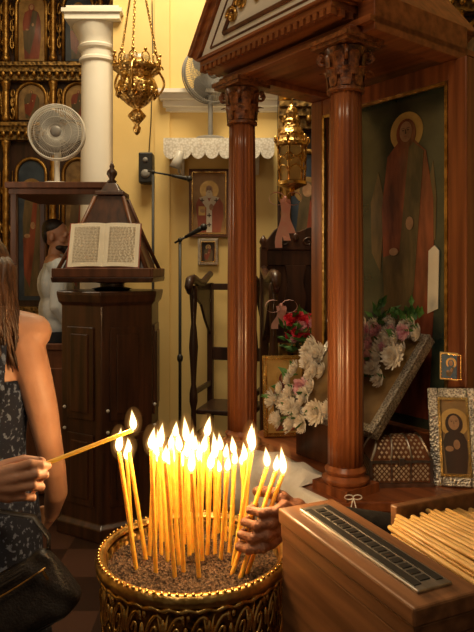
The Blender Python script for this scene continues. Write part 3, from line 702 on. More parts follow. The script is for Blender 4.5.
stand = thing('sloped_icon_stand', 'slanted silver-edged icon board inside the shrine under the flower garland', 'icon stand', (OX,OY,0), (0,0,ang))
SV0, SZ0, SV1, SZ1 = .08, .965, .385, 1.265
slope = math.atan2(SZ1-SZ0, SV1-SV0); SL = math.hypot(SZ1-SZ0, SV1-SV0)
su0, su1 = .15, .60
M_s = Matrix.Translation(((su0+su1)/2, SV0, SZ0)) @ Matrix.Rotation(slope, 4, 'X')
def slab(bm, x0, x1, y0, y1, z0, z1):
    box(bm, M_s @ Vector(((x0+x1)/2,(y0+y1)/2,(z0+z1)/2)), (x1-x0,y1-y0,z1-z0), M_s.to_3x3())
hwu = (su1-su0)/2
bm = B(); slab(bm, -hwu, hwu, 0, SL, -.03, 0); obj('board', bm, silver, stand, bevel=.004)
bm = B(); 
for (a,b_,c,d) in ((-hwu,hwu,0,.03),(-hwu,hwu,SL-.03,SL),(-hwu,-hwu+.03,.03,SL-.03),(hwu-.03,hwu,.03,SL-.03)): slab(bm, a,b_,c,d,0,.012)
obj('rim', bm, silver, stand, bevel=.003)
bm = B(); slab(bm, -hwu+.03, hwu-.03, .03, SL-.03, 0, .004); obj('icon_painting', bm, icon_worn, stand)
bm = B(); prism(bm, [(.13,TT+.003),(.36,TT+.003),(.36,SZ0+(.36-SV0)*.98-.045),(.13,SZ0+(.13-SV0)*.98-.045)], .17, .42, YZ); obj('support', bm, dark, stand, bevel=.003)

def chrys_mesh(rad, pw=.12):
    bm = B()
    for lay, (n, tilt, ln) in enumerate(((19,.0,1.),(18,.33,.95),(16,.66,.85),(12,1.0,.70),(8,1.3,.52))):
        for k in range(n):
            a = 2*PI*(k+.5*lay)/n+random.uniform(-.10,.10); prev = None; ll = ln*random.uniform(.86,1.08)
            for j in range(4):
                f = j/3; r = rad*ll*(.1+.9*f)
                out = r*math.cos(tilt+.3*f); z = r*math.sin(tilt+.4*f); w_ = rad*pw*math.sin(PI*(.2+.62*f))
                ca, sa = math.cos(a), math.sin(a)
                cur = (bm.verts.new((out*ca-w_*sa, out*sa+w_*ca, z-.0018)), bm.verts.new((out*ca, out*sa, z)), bm.verts.new((out*ca+w_*sa, out*sa-w_*ca, z-.0018)))
                if prev:
                    bm.faces.new((prev[0], prev[1], cur[1], cur[0])); bm.faces.new((prev[1], prev[2], cur[2], cur[1]))
                prev = cur
    me = bpy.data.meshes.new('blossom'); bm.to_mesh(me); bm.free(); return me
cw = [chrys_mesh(.044), chrys_mesh(.038), chrys_mesh(.033)]; 
for m in cw: m.materials.append(petw)
cpk = [chrys_mesh(.040), chrys_mesh(.034)]
for m in cpk: m.materials.append(petp)
def leaf_spray(bm, p, d, n, L=.05):
    for _ in range(n):
        dd = (Vector(d)+Vector((random.uniform(-1,1),random.uniform(-1,1),random.uniform(-.6,.9)))*1.1).normalized()
        s = dd.orthogonal().normalized(); l = L*random.uniform(.6,1.2); q = Vector(p)+Vector((random.uniform(-1,1),random.uniform(-1,1),random.uniform(-1,1)))*L*.4
        b0 = bm.verts.new(q); b1 = bm.verts.new(q+dd*l*.45+s*l*.22); b2 = bm.verts.new(q+dd*l); b3 = bm.verts.new(q+dd*l*.45-s*l*.22); mid = bm.verts.new(q+dd*l*.5+dd.cross(s)*l*.1)
        for f in ((b0,b1,mid),(b1,b2,mid),(b2,b3,mid),(b3,b0,mid)): bm.faces.new(f)
g = thing('flower_garland', 'garland of white and mauve chrysanthemums around the slanted icon board', 'garland', (OX,OY,0), (0,0,ang))
random.seed(21)
fol = B()
def put(x, y, zoff, spread, ppink=.25):
    p = M_s @ Vector((x+random.uniform(-spread,spread), y+random.uniform(-spread,spread), zoff+random.uniform(0,.03)))
    nrm = (M_s.to_3x3() @ Vector((random.uniform(-.9,.2), random.uniform(-.8,.1), .75))).normalized()
    me = random.choice(cpk if random.random() < ppink else cw)
    o = bpy.data.objects.new('blossom', me); C.objects.link(o); o.parent = g; o.location = p
    o.rotation_euler = nrm.to_track_quat('Z','Y').to_euler(); s = random.uniform(.8,1.15); o.scale = (s,s,s)
    if random.random() < .35: leaf_spray(fol, p, nrm, 2, .05)
for i in range(13): put(-hwu+.02+(2*hwu-.05)*i/12, SL-.01, .035, .012, .5)
for i in range(11): put(-.06+(hwu+.02)*i/10, SL-.06, .045, .018, .45)
for i in range(10): put(-.05+(hwu+.0)*i/9, SL-.11, .035, .02, .3)
for i in range(8): put(-.04+(hwu-.03)*i/7, SL-.16, .03, .02, .2)
for i in range(6): put(-.02+(hwu-.07)*i/5, SL-.22, .025, .02, .1)
for i in range(7): put(-hwu+.0, .0+SL*.8*i/7, .03, .018, .15)
for i in range(7): put(-hwu+.055, .0+SL*.75*i/7, .035, .02, .1)
for i in range(6): put(-hwu+.11, -.02+SL*.6*i/6, .03, .02, .05)
for i in range(10): put(-hwu-.01+.03*i, .01, .03, .02, .1)
for i in range(6): put(-hwu+.0+.03*i, -.05, .0, .015, .1)
for i in range(9): leaf_spray(fol, M_s @ Vector((random.uniform(-.05,hwu-.03), SL+random.uniform(.0,.03), random.uniform(.05,.11))), (0,-.2,1), 3, .06)
obj('foliage', fol, leafm, g)

p = Vector((.205, 2.645, TT))
framed_icon('gold_icon', 'gold-ground icon standing upright behind the left flowers of the shrine', p, (-.12,0,.12), .155, .31, .016, .016, gold, icon_gold, robe_r, robe_g)

ch = Vector((.535, 2.085, TT))
t = thing('domed_casket', 'small domed casket with pearl inlay on the shrine ledge', 'chest', ch, (0,0,.04))
bm = B(); box(bm, (0,0,.046), (.200,.112,.068)); obj('body', bm, brown, t, bevel=.003)
bm = B(); rows = []; LZ = .088
def lidp(a, s, off=0.):
    ex = .100-.030*math.sin(a)**1.0
    return Vector((s*ex, -(.058+off)*math.cos(a), LZ+(.070+off)*math.sin(a)))
for i in range(17):
    a = PI*i/16; rows.append((bm.verts.new(lidp(a,-1)), bm.verts.new(lidp(a,1))))
for p, q in zip(rows, rows[1:]): bm.faces.new((p[0], p[1], q[1], q[0]))
bm.faces.new([r[0] for r in rows]); bm.faces.new([r[1] for r in reversed(rows)]); bm.faces.new((rows[0][0], rows[-1][0], rows[-1][1], rows[0][1]))
lid = obj('lid', bm, brown, t)
def dia(bm, c, e1, e2, s1, s2, nrm):
    c = Vector(c); e1 = Vector(e1); e2 = Vector(e2); q = Vector(nrm)*.0012
    vs = [bm.verts.new(c+e1*s1+q), bm.verts.new(c+e2*s2+q), bm.verts.new(c-e1*s1+q), bm.verts.new(c-e2*s2+q)]; bm.faces.new(vs)
bm = B()
for p_ in range(3):
    x0 = -.064+.064*p_
    for i in range(7):
        for k in range(6):
            if (i+k) % 2 == 0: dia(bm, (x0-.024+.008*i,-.0562,.025+.009*k), (1,0,0), (0,0,1), .0052, .0058, (0,-1,0))
for i in range(13):
    for k in range(6):
        if (i+k) % 2 == 0:
            for s in (-1,1): dia(bm, (s*.1002,-.048+.008*i,.025+.009*k), (0,1,0), (0,0,1), .0052, .0058, (s,0,0))
obj('body_inlay', bm, pearl, t)
bm = B()
for k in range(15):
    a = PI*(.05+.9*k/14); n_ = Vector((0,-math.cos(a),math.sin(a))); tg = Vector((0,math.sin(a),math.cos(a)))
    ex = .100-.030*math.sin(a)-.012; m_ = 23
    for i in range(m_):
        x = -.088+.008*i
        if abs(x) < ex and (i+k) % 2 == 0 and i not in (7,15): q = lidp(a,1); dia(bm, (x,q.y,q.z), (1,0,0), tg, .0050, .0056, n_)
obj('lid_inlay', bm, pearl, lid)
bm = B(); box(bm, (0,0,.0835), (.210,.124,.009)); box(bm, (0,0,.007), (.214,.128,.013))
for s in (-1,1): tube(bm, [lidp(PI*a/16, s, .001) for a in range(17)], .0042, 6)
for s in (-.35,.35): tube(bm, [Vector((lidp(PI*a/16,1).x*s, lidp(PI*a/16,1,.001).y, lidp(PI*a/16,1,.001).z)) for a in range(17)], .0030, 6)
for sx in (-1,1):
    for sy in (-1,1): box(bm, (sx*.100,sy*.056,.046), (.009,.009,.074))
for sx in (-.032,.032): box(bm, (sx,-.0565,.046), (.005,.003,.07))
obj('silver_trim', bm, silverp, t)
bm = B(); box(bm, (0,-.064,.084), (.018,.006,.026)); obj('clasp', bm, silverp, t, bevel=.002)
framed_icon('silver_framed_icon', 'silver-framed icon of a dark-robed saint leaning at the right end of the shrine', Vector((.722,2.03,TT)), (-.26,-.06,-.35), .092, .25, .034, .018, silver, icon_worn, darker, darker, hrk=.12, hwk=.42)
q = UV(.658, .418, 1.115)
framed_icon('paper_icon', 'tiny blue paper icon fixed to the right post of the shrine', q, (0,0,ang+.25), .07, .085, .006, .004, icon_cream, icon_blue, icon_blue, robe_g, t=.003, hrk=.14)

bm = B(); nS = 70; rows = []
A = Vector(Pw[0]); Bp = Vector(Pw[1]); nin = Vector((.845,.535)).normalized()
for i in range(nS+1):
    f = .10+.90*i/nS; e = A+(Bp-A)*f
    l = w2l(e.x, e.y); inn = .16 if .105 < l[0] < .445 else .012
    wv = .012*math.sin(f*48)+.008*math.sin(f*23+1)
    row = []
    for (dist, z) in ((inn,.003),(inn*.7,.003+(.022+.012*math.sin(f*31) if inn>.1 else 0)),(inn*.35,.003+(.030+.010*math.sin(f*41+2) if inn>.1 else 0)),(.004,.004)): row.append(bm.verts.new((e.x+nin.x*dist, e.y+nin.y*dist, TT+z)))
    for (out, dz) in ((.008,-.004),(.014+wv*.4,-.04),(.020+wv*.8,-.09),(.026+wv,-.18-.014*math.sin(f*60))): row.append(bm.verts.new((e.x-nin.x*out, e.y-nin.y*out, TT+dz)))
    rows.append(row)
for a, b_ in zip(rows, rows[1:]):
    for j in range(7): bm.faces.new((a[j], b_[j], b_[j+1], a[j+1]))
o = obj('altar_cloth', bm, cloth, smooth=True); so = o.modifiers.new('s','SOLIDIFY'); so.thickness = .0018; so.offset = 1
tag(o, 'white cloth hanging over the front ledge of the shrine', 'cloth')
c0 = UV(.55,0,TT+.03)
bm = B()
for kk, (ex, zz) in enumerate(((.022,-.10),(-.026,-.085))):
    tube(bm, [c0+Vector((0,-.132,-.004)), c0+Vector((ex*.5,-.148,-.05)), c0+Vector((ex,-.155,zz))], .0018, 6)
for k in (-1,1):
    tube(bm, [c0+Vector((k*(.013-.013*math.cos(a*PI/6)),-.134,-.004+.007*math.sin(a*PI/6))) for a in range(12)], .0018, 6, True)
o = obj('tie_string', bm, cloth, smooth=True); tag(o, 'thin pale string bow hanging at the foot of the nearer column', 'string')

p = V(308,330,3.3)
t = thing('flower_stand', 'slender brass pedestal stand behind the shrine holding the red bouquet', 'stand', (p.x,p.y,0))
bm = B(); lathe(bm, [(.14,0),(.14,.02),(.05,.05),(.018,.1),(.016,.5),(.03,.52),(.016,.55),(.016,.86),(.03,.88),(.11,.90),(.11,.915)], seg=20); obj('pedestal', bm, gold, t, 'auto')
t = thing('bouquet_vase', 'brass vase of deep red and pink flowers between the shrine columns', 'vase', (p.x,p.y,.915))
bm = B(); lathe(bm, [(.04,0),(.045,.01),(.03,.03),(.055,.08),(.05,.12),(.035,.14),(.05,.165),(.047,.165),(.03,.14)], seg=20); obj('vase', bm, gold, t, True)
random.seed(5)
rose = chrys_mesh(.042, .2); rose.materials.append(petr)
fol = B(); st = B()
for i in range(26):
    a = random.uniform(0,2*PI); r = .12*math.sqrt(random.random()); z = .24+random.uniform(0,.14)-r*.3
    q = Vector((r*math.cos(a), r*math.sin(a), z)); tube(st, [(0,0,.15),q*.6+Vector((0,0,.05)),q], .003, 5)
    me = rose if i % 4 else cpk[1]
    o = bpy.data.objects.new('blossom', me); C.objects.link(o); o.parent = t; o.location = q
    o.rotation_euler = Vector((q.x*4, q.y*4-.5, .7)).to_track_quat('Z','Y').to_euler(); s = random.uniform(.7,1); o.scale = (s,s,s)
    leaf_spray(fol, q-Vector((0,0,.03)), q, 4, .08)
obj('foliage', fol, leafm, t); obj('stems', st, leafm, t)

# ================================================================= OFFERING BOX AND TAPER TRAY
bang = math.atan2(-.912,.41)
L0 = Vector((.094,1.30,0))
t = thing('offering_box', 'brown wooden offering box with a slotted metal plate, bottom right', 'box', L0, (0,0,bang))
bl, bw = .415, .124
bm = B(); box(bm, (bl/2,bw/2,.475), (bl,bw,.93)); obj('body', bm, boxw, t, bevel=.003)
bm = B(); box(bm, (bl/2,bw/2,.985), (bl+.012,bw+.012,.03)); obj('lid', bm, boxw, t, bevel=.004)
bm = B(); box(bm, (bl/2,bw/2,.955), (bl+.004,bw+.004,.03)); obj('lid_moulding', bm, boxw, t, bevel=.003)
bm = B(); box(bm, (bl/2,bw/2,1.002), (bl-.05,.070,.006)); pl = obj('slot_plate', bm, steel, t, bevel=.002)
def slot(c, s):
    bm = B(); box(bm, c, s); obj('coin_slot', bm, blk, pl)
slot((bl/2,bw/2-.022,1.0055), (bl-.08,.014,.002)); slot((bl/2,bw/2+.022,1.0055), (bl-.08,.014,.002))
for i in range(15): slot((.055+(bl-.11)*i/14,bw/2,1.0055), (.014,.020,.002))
t = thing('taper_tray', 'wooden tray heaped with unlit tapers beside the offering box', 'tray', L0, (0,0,bang))
tx0, tx1, ty0, ty1 = .115, .52, .146, .50
bm = B(); box(bm, ((tx0+tx1)/2,(ty0+ty1)/2,.925), (tx1-tx0,ty1-ty0,.015)); obj('bottom', bm, boxw, t)
for nm, c, s in (('end_wall',(tx0-.01,(ty0+ty1)/2+.04,.963),(.02,ty1-ty0-.04,.095)),('end_wall',(tx1+.01,(ty0+ty1)/2,.94),(.02,ty1-ty0+.015,.05)),('side_wall',((tx0+tx1)/2,ty0-.005,.945),(tx1-tx0,.008,.056)),('side_wall',((tx0+tx1)/2,ty1+.01,.96),(tx1-tx0,.02,.085))):
    bm = B(); box(bm, c, s); obj(nm, bm, boxw, t, bevel=.003)
for c in ((tx0+.03,ty0+.03),(tx1-.03,ty0+.03),(tx0+.03,ty1-.03),(tx1-.03,ty1-.03)):
    bm = B(); box(bm, (c[0],c[1],.4585), (.04,.04,.917)); obj('leg', bm, boxw, t, bevel=.003)
random.seed(11)
tm = B(); lathe(tm, [(.003,0),(.0052,.004),(.0055,.1),(.0053,.355),(.004,.36)], seg=10)
proto = None
rm = Matrix.Translation(L0) @ Matrix.Rotation(bang,4,'Z')
for lay, n in enumerate([26,25,24,22,18,12]):
    for i in range(n):
        yy = ty0+.006+.0127*(i+.5*(lay%2))+random.uniform(-.0008,.0008)+(.010*(lay//2))
        x = tx0+.003+random.uniform(0,.032)
        if proto is None:
            o = obj('unlit_taper', tm, waxp, smooth=True); proto = o
            bm = B(); tube(bm, [(0,0,.36),(0,0.001,.368)], .0012, 6); wk = obj('wick', bm, cloth, o)
        else:
            o = proto.copy(); C.objects.link(o); w2 = wk.copy(); C.objects.link(w2); w2.parent = o
        o.location = rm @ Vector((x, yy, .9385+lay*.0112))
        fan_ = (i/26-.4)*.10
        o.rotation_euler = Euler((0, PI/2-random.uniform(-.004,.004)+(-.02 if lay==5 else 0), bang+random.uniform(-.03,.03)+fan_*(lay/5)))
        tag(o, 'unlit golden beeswax taper lying in the heap in the wooden tray', 'candle', 'unlit tapers in the wooden tray')

# ================================================================= CANDLE STAND
BC = Vector(((193-237)/F*1.4, 1.4, 0)); SZ = .838
t = thing('candle_stand', 'round embossed brass candle stand filled with sand', 'candle stand', BC)
bm = B(); lathe(bm, [(.20,0),(.20,.03),(.12,.06),(.05,.1),(.04,.3),(.06,.34),(.04,.38),(.04,.55),(.10,.62),(.17,.66)], seg=40); obj('pedestal', bm, brass, t, True)
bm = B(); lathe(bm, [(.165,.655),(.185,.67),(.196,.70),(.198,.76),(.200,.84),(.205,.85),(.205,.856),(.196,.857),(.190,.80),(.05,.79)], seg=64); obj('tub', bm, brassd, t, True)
bm = B()
lathe(bm, [(.196,.846),(.208,.846),(.2155,.853),(.217,.862),(.2145,.871),(.208,.8745),(.198,.8735),(.193,.866)], seg=72)
bm.faces.ensure_lookup_table(); big = [f for f in bm.faces if len(f.verts) > 10]; bmesh.ops.delete(bm, geom=big, context='FACES_ONLY')
obj('rim', bm, brass, t, True)
bm = B()
for i in range(84):
    a = 2*PI*i/84; ell(bm, (.2085*math.cos(a),.2085*math.sin(a),.8755), (.0046,.0046,.0035), sub=1)
obj('beading', bm, gold, t, True)
bm = B()
tube(bm, [(.2105*math.cos(2*PI*i/216)+.0, .2105*math.sin(2*PI*i/216), .8445+.0022*math.sin(i*1.05)) for i in range(216)], [.0042+.0012*math.sin(i*1.05+1) for i in range(216)], 6, True)
obj('rope_moulding', bm, gold, t, True)
bm = B(); ns = 14
def cylp(a, z, r=.2015): return (r*math.cos(a), r*math.sin(a), z)
for i in range(ns):
    a0 = 2*PI*i/ns; wA = 2*PI/ns
    for s in (-1,1):
        tube(bm, [cylp(a0+s*(wA*.25)+wA*.22*(1-j/26)*math.cos(j*.42+(PI if s>0 else 0))*s*-1, .790+.042*(1-j/26)*math.sin(j*.42+.6)) for j in range(24)], [.0046-.00008*j for j in range(24)], 6)
        tube(bm, [cylp(a0+s*wA*.05, .745), cylp(a0+s*wA*.14,.765), cylp(a0+s*wA*.05,.80), cylp(a0+s*wA*.12,.832)], [.002,.004,.004,.002], 6)
        tube(bm, [cylp(a0+s*wA*.46,.75), cylp(a0+s*wA*.36,.765), cylp(a0+s*wA*.30,.742), cylp(a0+s*wA*.2,.735)], [.001,.004,.004,.001], 6)
        ell(bm, cylp(a0+s*wA*.44,.826), (.005,.005,.010), sub=1)
    ell(bm, cylp(a0,.80), (.006,.006,.024), sub=2); ell(bm, cylp(a0+wA/2,.79), (.006,.006,.020), sub=2)
for z in (.715,.708): tube(bm, [cylp(2*PI*j/60, z, .199) for j in range(60)], .004, 6, True)
obj('scroll_relief', bm, gold, t, True)
bm = B(); nr, na = 30, 130; ctr = bm.verts.new((0,0,SZ)); prev = None; random.seed(2)
for i in range(1, nr+1):
    r = .1925*i/nr; ring = []
    for k in range(na):
        a = 2*PI*k/na; h = random.uniform(-.0035,.0045) + .004*math.sin(9*a+i*.7)*math.sin(i*.5)
        ring.append(bm.verts.new((r*math.cos(a), r*math.sin(a), SZ+h)))
    for k in range(na):
        j = (k+1) % na
        if prev: bm.faces.new((prev[k], ring[k], ring[j], prev[j]))
        else: bm.faces.new((ctr, ring[k], ring[j]))
    prev = ring
o = obj('sand', bm, sandm, loc=BC); tag(o, 'dark ashy sand filling the brass candle stand', 'sand', kind='stuff')

def flame_mesh(h, w, lean=0., m=None, z0=0., nm='flame'):
    bm = B(); seg = 16; rings = []
    for (rf, zf) in ((.25,0),(.72,.09),(1,.25),(.92,.42),(.66,.60),(.36,.78),(.14,.92),(.03,1.)):
        ox = lean*zf*zf
        rings.append([bm.verts.new((ox+w*rf*math.cos(2*PI*k/seg), w*rf*math.sin(2*PI*k/seg), z0+h*zf)) for k in range(seg)])
    for a, b in zip(rings, rings[1:]):
        for i in range(seg): bm.faces.new((a[i], a[(i+1)%seg], b[(i+1)%seg], b[i]))
    bm.faces.new(list(reversed(rings[0]))); bm.faces.new(rings[-1])
    bmesh.ops.recalc_face_normals(bm, faces=bm.faces)
    me = bpy.data.meshes.new(nm); bm.to_mesh(me); bm.free()
    for p in me.polygons: p.use_smooth = True
    me.materials.append(m or flame); return me
FP = ((.054,.0086,.005),(.045,.0080,-.004),(.037,.0074,.003),(.062,.0084,-.005),(.049,.0090,.007),(.033,.0070,-.003))
fms = [flame_mesh(*q) for q in FP]
glo_in = [flame_mesh(q[0]*1.25, q[1]*1.65, q[2]*1.1, glow_inner, -.006, 'flame_glow_shell') for q in FP]  # bloom halo built as a glowing volume, not flame itself
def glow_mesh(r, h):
    me_b = B(); ell(me_b, (0,0,h*.40), (r,r,h*.75), sub=3); me = bpy.data.meshes.new('flame_outer_glow'); me_b.to_mesh(me); me_b.free()
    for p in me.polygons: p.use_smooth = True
    me.materials.append(glow_outer); return me
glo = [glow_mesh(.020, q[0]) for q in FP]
def lit_candle(b, tp, r, label, group, fi=0):
    d = tp-b; L = d.length
    bm = B(); n = 8
    lathe(bm, [(r*.9,0),(r,.01)]+[(r*(1+.04*math.sin(i*2.3+L*90)), .01+(L-.014)*i/n) for i in range(1,n)]+[(r*.98,L-.003),(r*.7,L)], seg=12)
    o = obj('lit_candle', bm, wax, smooth=True, loc=b, rot=d.to_track_quat('Z','Y').to_euler())
    tag(o, label, 'candle', group)
    bm = B(); tube(bm, [(0,0,L-.001),(.0005,0,L+.006)], .0011, 6); obj('wick', bm, wick, o)
    f = bpy.data.objects.new('flame', fms[fi % 6]); C.objects.link(f); f.parent = o
    f.location = (0,0,L+.001)
    f.rotation_euler = d.to_track_quat('Z','Y').to_matrix().inverted().to_euler()
    e = bpy.data.objects.new('flame_glow_shell', glo_in[fi % 6]); C.objects.link(e); e.parent = f
    e = bpy.data.objects.new('flame_outer_glow', glo[fi % 6]); C.objects.link(e); e.parent = f
    return o
random.seed(33)
cands = [(119,452,137,574),(129,452,147,566),(127,460,133,556),(151,447,157,578),(159,455,163,560),(165,462,173,582),(176,438,176,553),(179,450,186,578),(186,457,188,562),(193,465,184,547),(198,458,204,568),(208,438,209,549),(211,470,207,560),(202,463,196,541),(227,460,225,546),(236,466,230,558),(233,454,239,536),(250,444,244,552),(252,452,234,572),(153,457,151,561),(168,462,163,546),(182,466,176,539),(215,457,217,560),(171,450,180,570),(242,468,245,545),(221,453,218,535),(158,464,154,548),(190,470,198,582),(218,470,211,545),(204,450,199,553),(172,468,169,558),(186,444,184,550),(196,448,190,556),(226,470,220,564),(245,458,238,548),(162,449,170,565),(192,452,197,545)]
for i, (tx, ty, bx_, by_) in enumerate(cands):
    if i > 2: bx_ += random.uniform(-2.5,2.5); tx += random.uniform(-1.5,1.5); ty += random.uniform(-3,3)
    b_ = onz(bx_, by_, SZ-.012)
    if (b_-Vector((BC.x,BC.y,b_.z))).length > .175:
        b_ = Vector((BC.x,BC.y,b_.z))+(b_-Vector((BC.x,BC.y,b_.z))).normalized()*.175
    tp = V(tx, ty, b_.y+random.uniform(-.01,.02))
    if i < 3: lab, gr = 'lit yellow taper leaning left in the small cluster at the left of the sand', 'left cluster of leaning tapers'
    else: lab, gr = 'lit yellow taper standing in the dense middle cluster in the sand', 'lit tapers standing in the brass bowl'
    lit_candle(b_, tp, .0049, lab, gr, fi=(i*5)+(i//3))
held = []
for i, (tx, ty, bx_, by_) in enumerate(((267,467,231,577),(276,471,239,581),(283,474,246,576))):
    b_ = onz(bx_, by_, SZ-.006); tp = V(tx, ty, b_.y+.05)
    held.append((b_, tp)); lit_candle(b_, tp, .0050, 'lit yellow taper leaning right, gripped by the hand at the bowl edge', 'tapers gripped by the right-hand fist', fi=i+1)

# ================================================================= RIGHT HAND
c_low = sum((h[0] for h in held), Vector())/3; c_top = sum((h[1] for h in held), Vector())/3
def along(z): return c_low+(c_top-c_low)*((z-c_low.z)/(c_top.z-c_low.z))
t = thing('person', 'weathered hand and dark-sleeved arm from the right gripping lit tapers', 'person', (0,0,0))
zc_ = V(0,528,1.36).z
bm = B(); nails = B()
wr = Vector((.140,1.425,zc_+.004)); 
for i in range(4):
    c = along(zc_+.039-i*.0245); L = (1.0,1.08,1.02,.86)[i]
    K = c+Vector((.046,-.008,.006)); P_ = c+Vector((.002,-.033*L,.0)); Q = c+Vector((-.030*L,-.013,-.001)); T = c+Vector((-.016,.016,-.002))
    caps(bm, [K, c+Vector((.027,-.029,.003)), P_+Vector((-.007,0,0)), Q, T], [.0130,.0108,.0108,.0098,.0086])
    ell(bm, P_+Vector((-.007,0,0)), .0120); ell(bm, c+Vector((.027,-.030,.003)), .0118); ell(bm, K, .0146)
    caps(bm, [K, K.lerp(wr,.5)+Vector((0,-.006,0)), wr+Vector((0,0,(1.5-i)*.011))], [.0138,.0165,.021])
    ell(nails, T+Vector((-.0075,.004,0)), (.0035,.0055,.006))
c = along(zc_+.052)
caps(bm, [wr+Vector((-.02,.015,.014)), c+Vector((.038,.020,.0)), c+Vector((.012,.028,.010)), c+Vector((-.018,.020,.014))], [.021,.0165,.0135,.0108])
caps(bm, [wr, wr.lerp(c, .35)], [.028,.027])
el = Vector((.48,1.60,.80)); sh_ = Vector((.96,1.50,1.08))
caps(bm, [wr, wr.lerp(el,.3), wr.lerp(el,.75), el, sh_], [.028,.032,.040,.044,.052])
caps(bm, [sh_, (1.10,1.56,1.16), (1.20,1.68,1.12)], [.06,.09,.06]); caps(bm, [(1.10,1.58,1.12),(1.28,1.58,1.0),(1.45,1.58,.92)], [.13,.12,.15])
caps(bm, [(1.10,1.56,1.16),(1.02,1.54,1.24)], [.055,.05]); head_parts(bm, (.95,1.52,1.30), 1.9)
for k in (-1,1): caps(bm, [(1.47,1.58+k*.09,.88),(1.42,1.58+k*.10,.47),(1.47,1.58+k*.10,.09)], [.09,.06,.042]); caps(bm, [(1.47,1.58+k*.1,.045),(1.33,1.58+k*.1,.032)], [.042,.03])
caps(bm, [(1.20,1.70,1.12),(1.12,1.78,.88),(1.0,1.74,.72)], [.055,.045,.03])
for f in simple_hand((1.0,1.74,.72),(-.4,0,-1),(-1,0,.4)): caps(bm, f[0], f[1])
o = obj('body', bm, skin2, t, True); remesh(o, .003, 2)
obj('fingernail', nails, nail, t, True)
bm = B(); caps(bm, [wr.lerp(el,.16), wr.lerp(el,.35), wr.lerp(el,.75), el, sh_], [.038,.042,.052,.058,.072])
caps(bm, [sh_, (1.10,1.56,1.15), (1.20,1.68,1.12)], [.075,.105,.075]); caps(bm, [(1.10,1.58,1.12),(1.28,1.58,1.0),(1.45,1.58,.92)], [.145,.14,.17]); caps(bm, [(1.20,1.70,1.12),(1.12,1.78,.88),(1.03,1.75,.77)], [.07,.058,.045])
o = obj('jacket', bm, sleeve, t, True); remesh(o, .008, 3)
bm = B(); ell(bm, (1.45,1.58,.88), (.17,.17,.12))
for k in (-1,1): caps(bm, [(1.47,1.58+k*.09,.88),(1.42,1.58+k*.10,.47),(1.47,1.58+k*.10,.09)], [.10,.075,.06])
o = obj('trousers', bm, trous, t, True); remesh(o, .01, 3)
bm = B(); ell(bm, (.965,1.52,1.345), (.085,.082,.075), sub=3); ell(bm, (1.01,1.53,1.30), (.06,.076,.08), sub=3); o = obj('hair', bm, hairb, t, True)

# ================================================================= LEFT HAND with taper
tb, tt = V(14,476,1.225), V(133,430,1.36)
lit_candle(tb, tt, .0046, 'lit yellow taper held out level by the hand at the left edge', None, fi=1)
t = thing('person', 'person at the left edge with bare forearm holding out a lit taper', 'person', (0,0,0))
bm = B(); nails = B()
wr = V(-24,484,1.19)
F_ = {
 'index': [V(14,469,1.195),V(30,463.5,1.192),V(41,465,1.205),V(48,466,1.232)],
 'mid': [V(16,478,1.19),V(36,474,1.19),V(45,475,1.21),V(40,477,1.236)],
 'ring': [V(14,488,1.19),V(33,485.5,1.19),V(41,487,1.21),V(35,487,1.236)],
 'pinky': [V(9,497,1.195),V(25,497,1.195),V(33,498,1.21),V(28,497,1.232)]}
for kf, pts in F_.items():
    r0 = .0094 if kf != 'pinky' else .0082
    caps(bm, pts, [r0*1.12, r0*1.0, r0*.95, r0*.85]); caps(bm, [wr, wr.lerp(pts[0],.6), pts[0]], [.020,.016,.0122])
caps(bm, [V(-12,476,1.225),V(6,466,1.243),V(24,460,1.25),V(42,461.5,1.255)], [.018,.014,.0108,.0088])
ell(nails, V(40,458.2,1.253), (.007,.004,.0028))
caps(bm, [wr, V(-5,481,1.215)], [.024,.022])
el = Vector((-.80,.98,.93)); sh_ = Vector((-1.02,.80,1.22))
caps(bm, [wr, wr.lerp(el,.35), wr.lerp(el,.8), el, sh_], [.025,.031,.040,.041,.050])
off = Vector((-1.20,.80,-.16))
caps(bm, [off+Vector((0,0,1.38)), off+Vector((0,0,1.52))], [.05,.045]); caps(bm, [off+Vector((-.17,0,1.38)), off+Vector((0,0,1.41)), off+Vector((.17,0,1.38))], [.052,.065,.052])
for z, rx, ry, rz in ((1.26,.145,.10,.15),(1.08,.13,.092,.14),(.94,.16,.118,.13)): ell(bm, off+Vector((0,0,z)), (rx,ry,rz), sub=3)
head_parts(bm, off+Vector((0,.01,1.62)), -.4, .95)
for k in (-1,1): caps(bm, [off+Vector((k*.09,0,.9)), off+Vector((k*.09,.01,.54)), off+Vector((k*.1,-.01,.24))], [.085,.055,.038]); caps(bm, [off+Vector((k*.1,-.02,.205)), off+Vector((k*.11,.12,.19))], [.04,.028])
caps(bm, [off+Vector((-.18,0,1.37)), off+Vector((-.23,0,1.10)), off+Vector((-.22,.06,.88))], [.05,.04,.026])
for f in simple_hand(off+Vector((-.22,.06,.88)),(0,.2,-1),(1,0,0)): caps(bm, f[0], f[1])
o = obj('body', bm, skin, t, True); remesh(o, .0032, 2)
obj('fingernail', nails, nail, t, True)
bm = B(); caps(bm, [el.lerp(sh_,.35), sh_], [.054,.064]); caps(bm, [off+Vector((-.17,0,1.38)), off+Vector((0,-.0,1.39)), off+Vector((.17,0,1.38))], [.062,.07,.062])
for z, rx, ry, rz in ((1.26,.158,.112,.16),(1.08,.145,.105,.15),(.94,.175,.13,.14),(.78,.18,.14,.2)): ell(bm, off+Vector((0,0,z)), (rx,ry,rz), sub=3)
o = obj('dress', bm, sleeve, t, True); remesh(o, .008, 3)
bm = B(); ell(bm, off+Vector((0,-.01,1.655)), (.085,.10,.085), sub=3); ell(bm, off+Vector((0,-.05,1.58)), (.08,.06,.12), sub=3); obj('hair', bm, hairm, t, True)

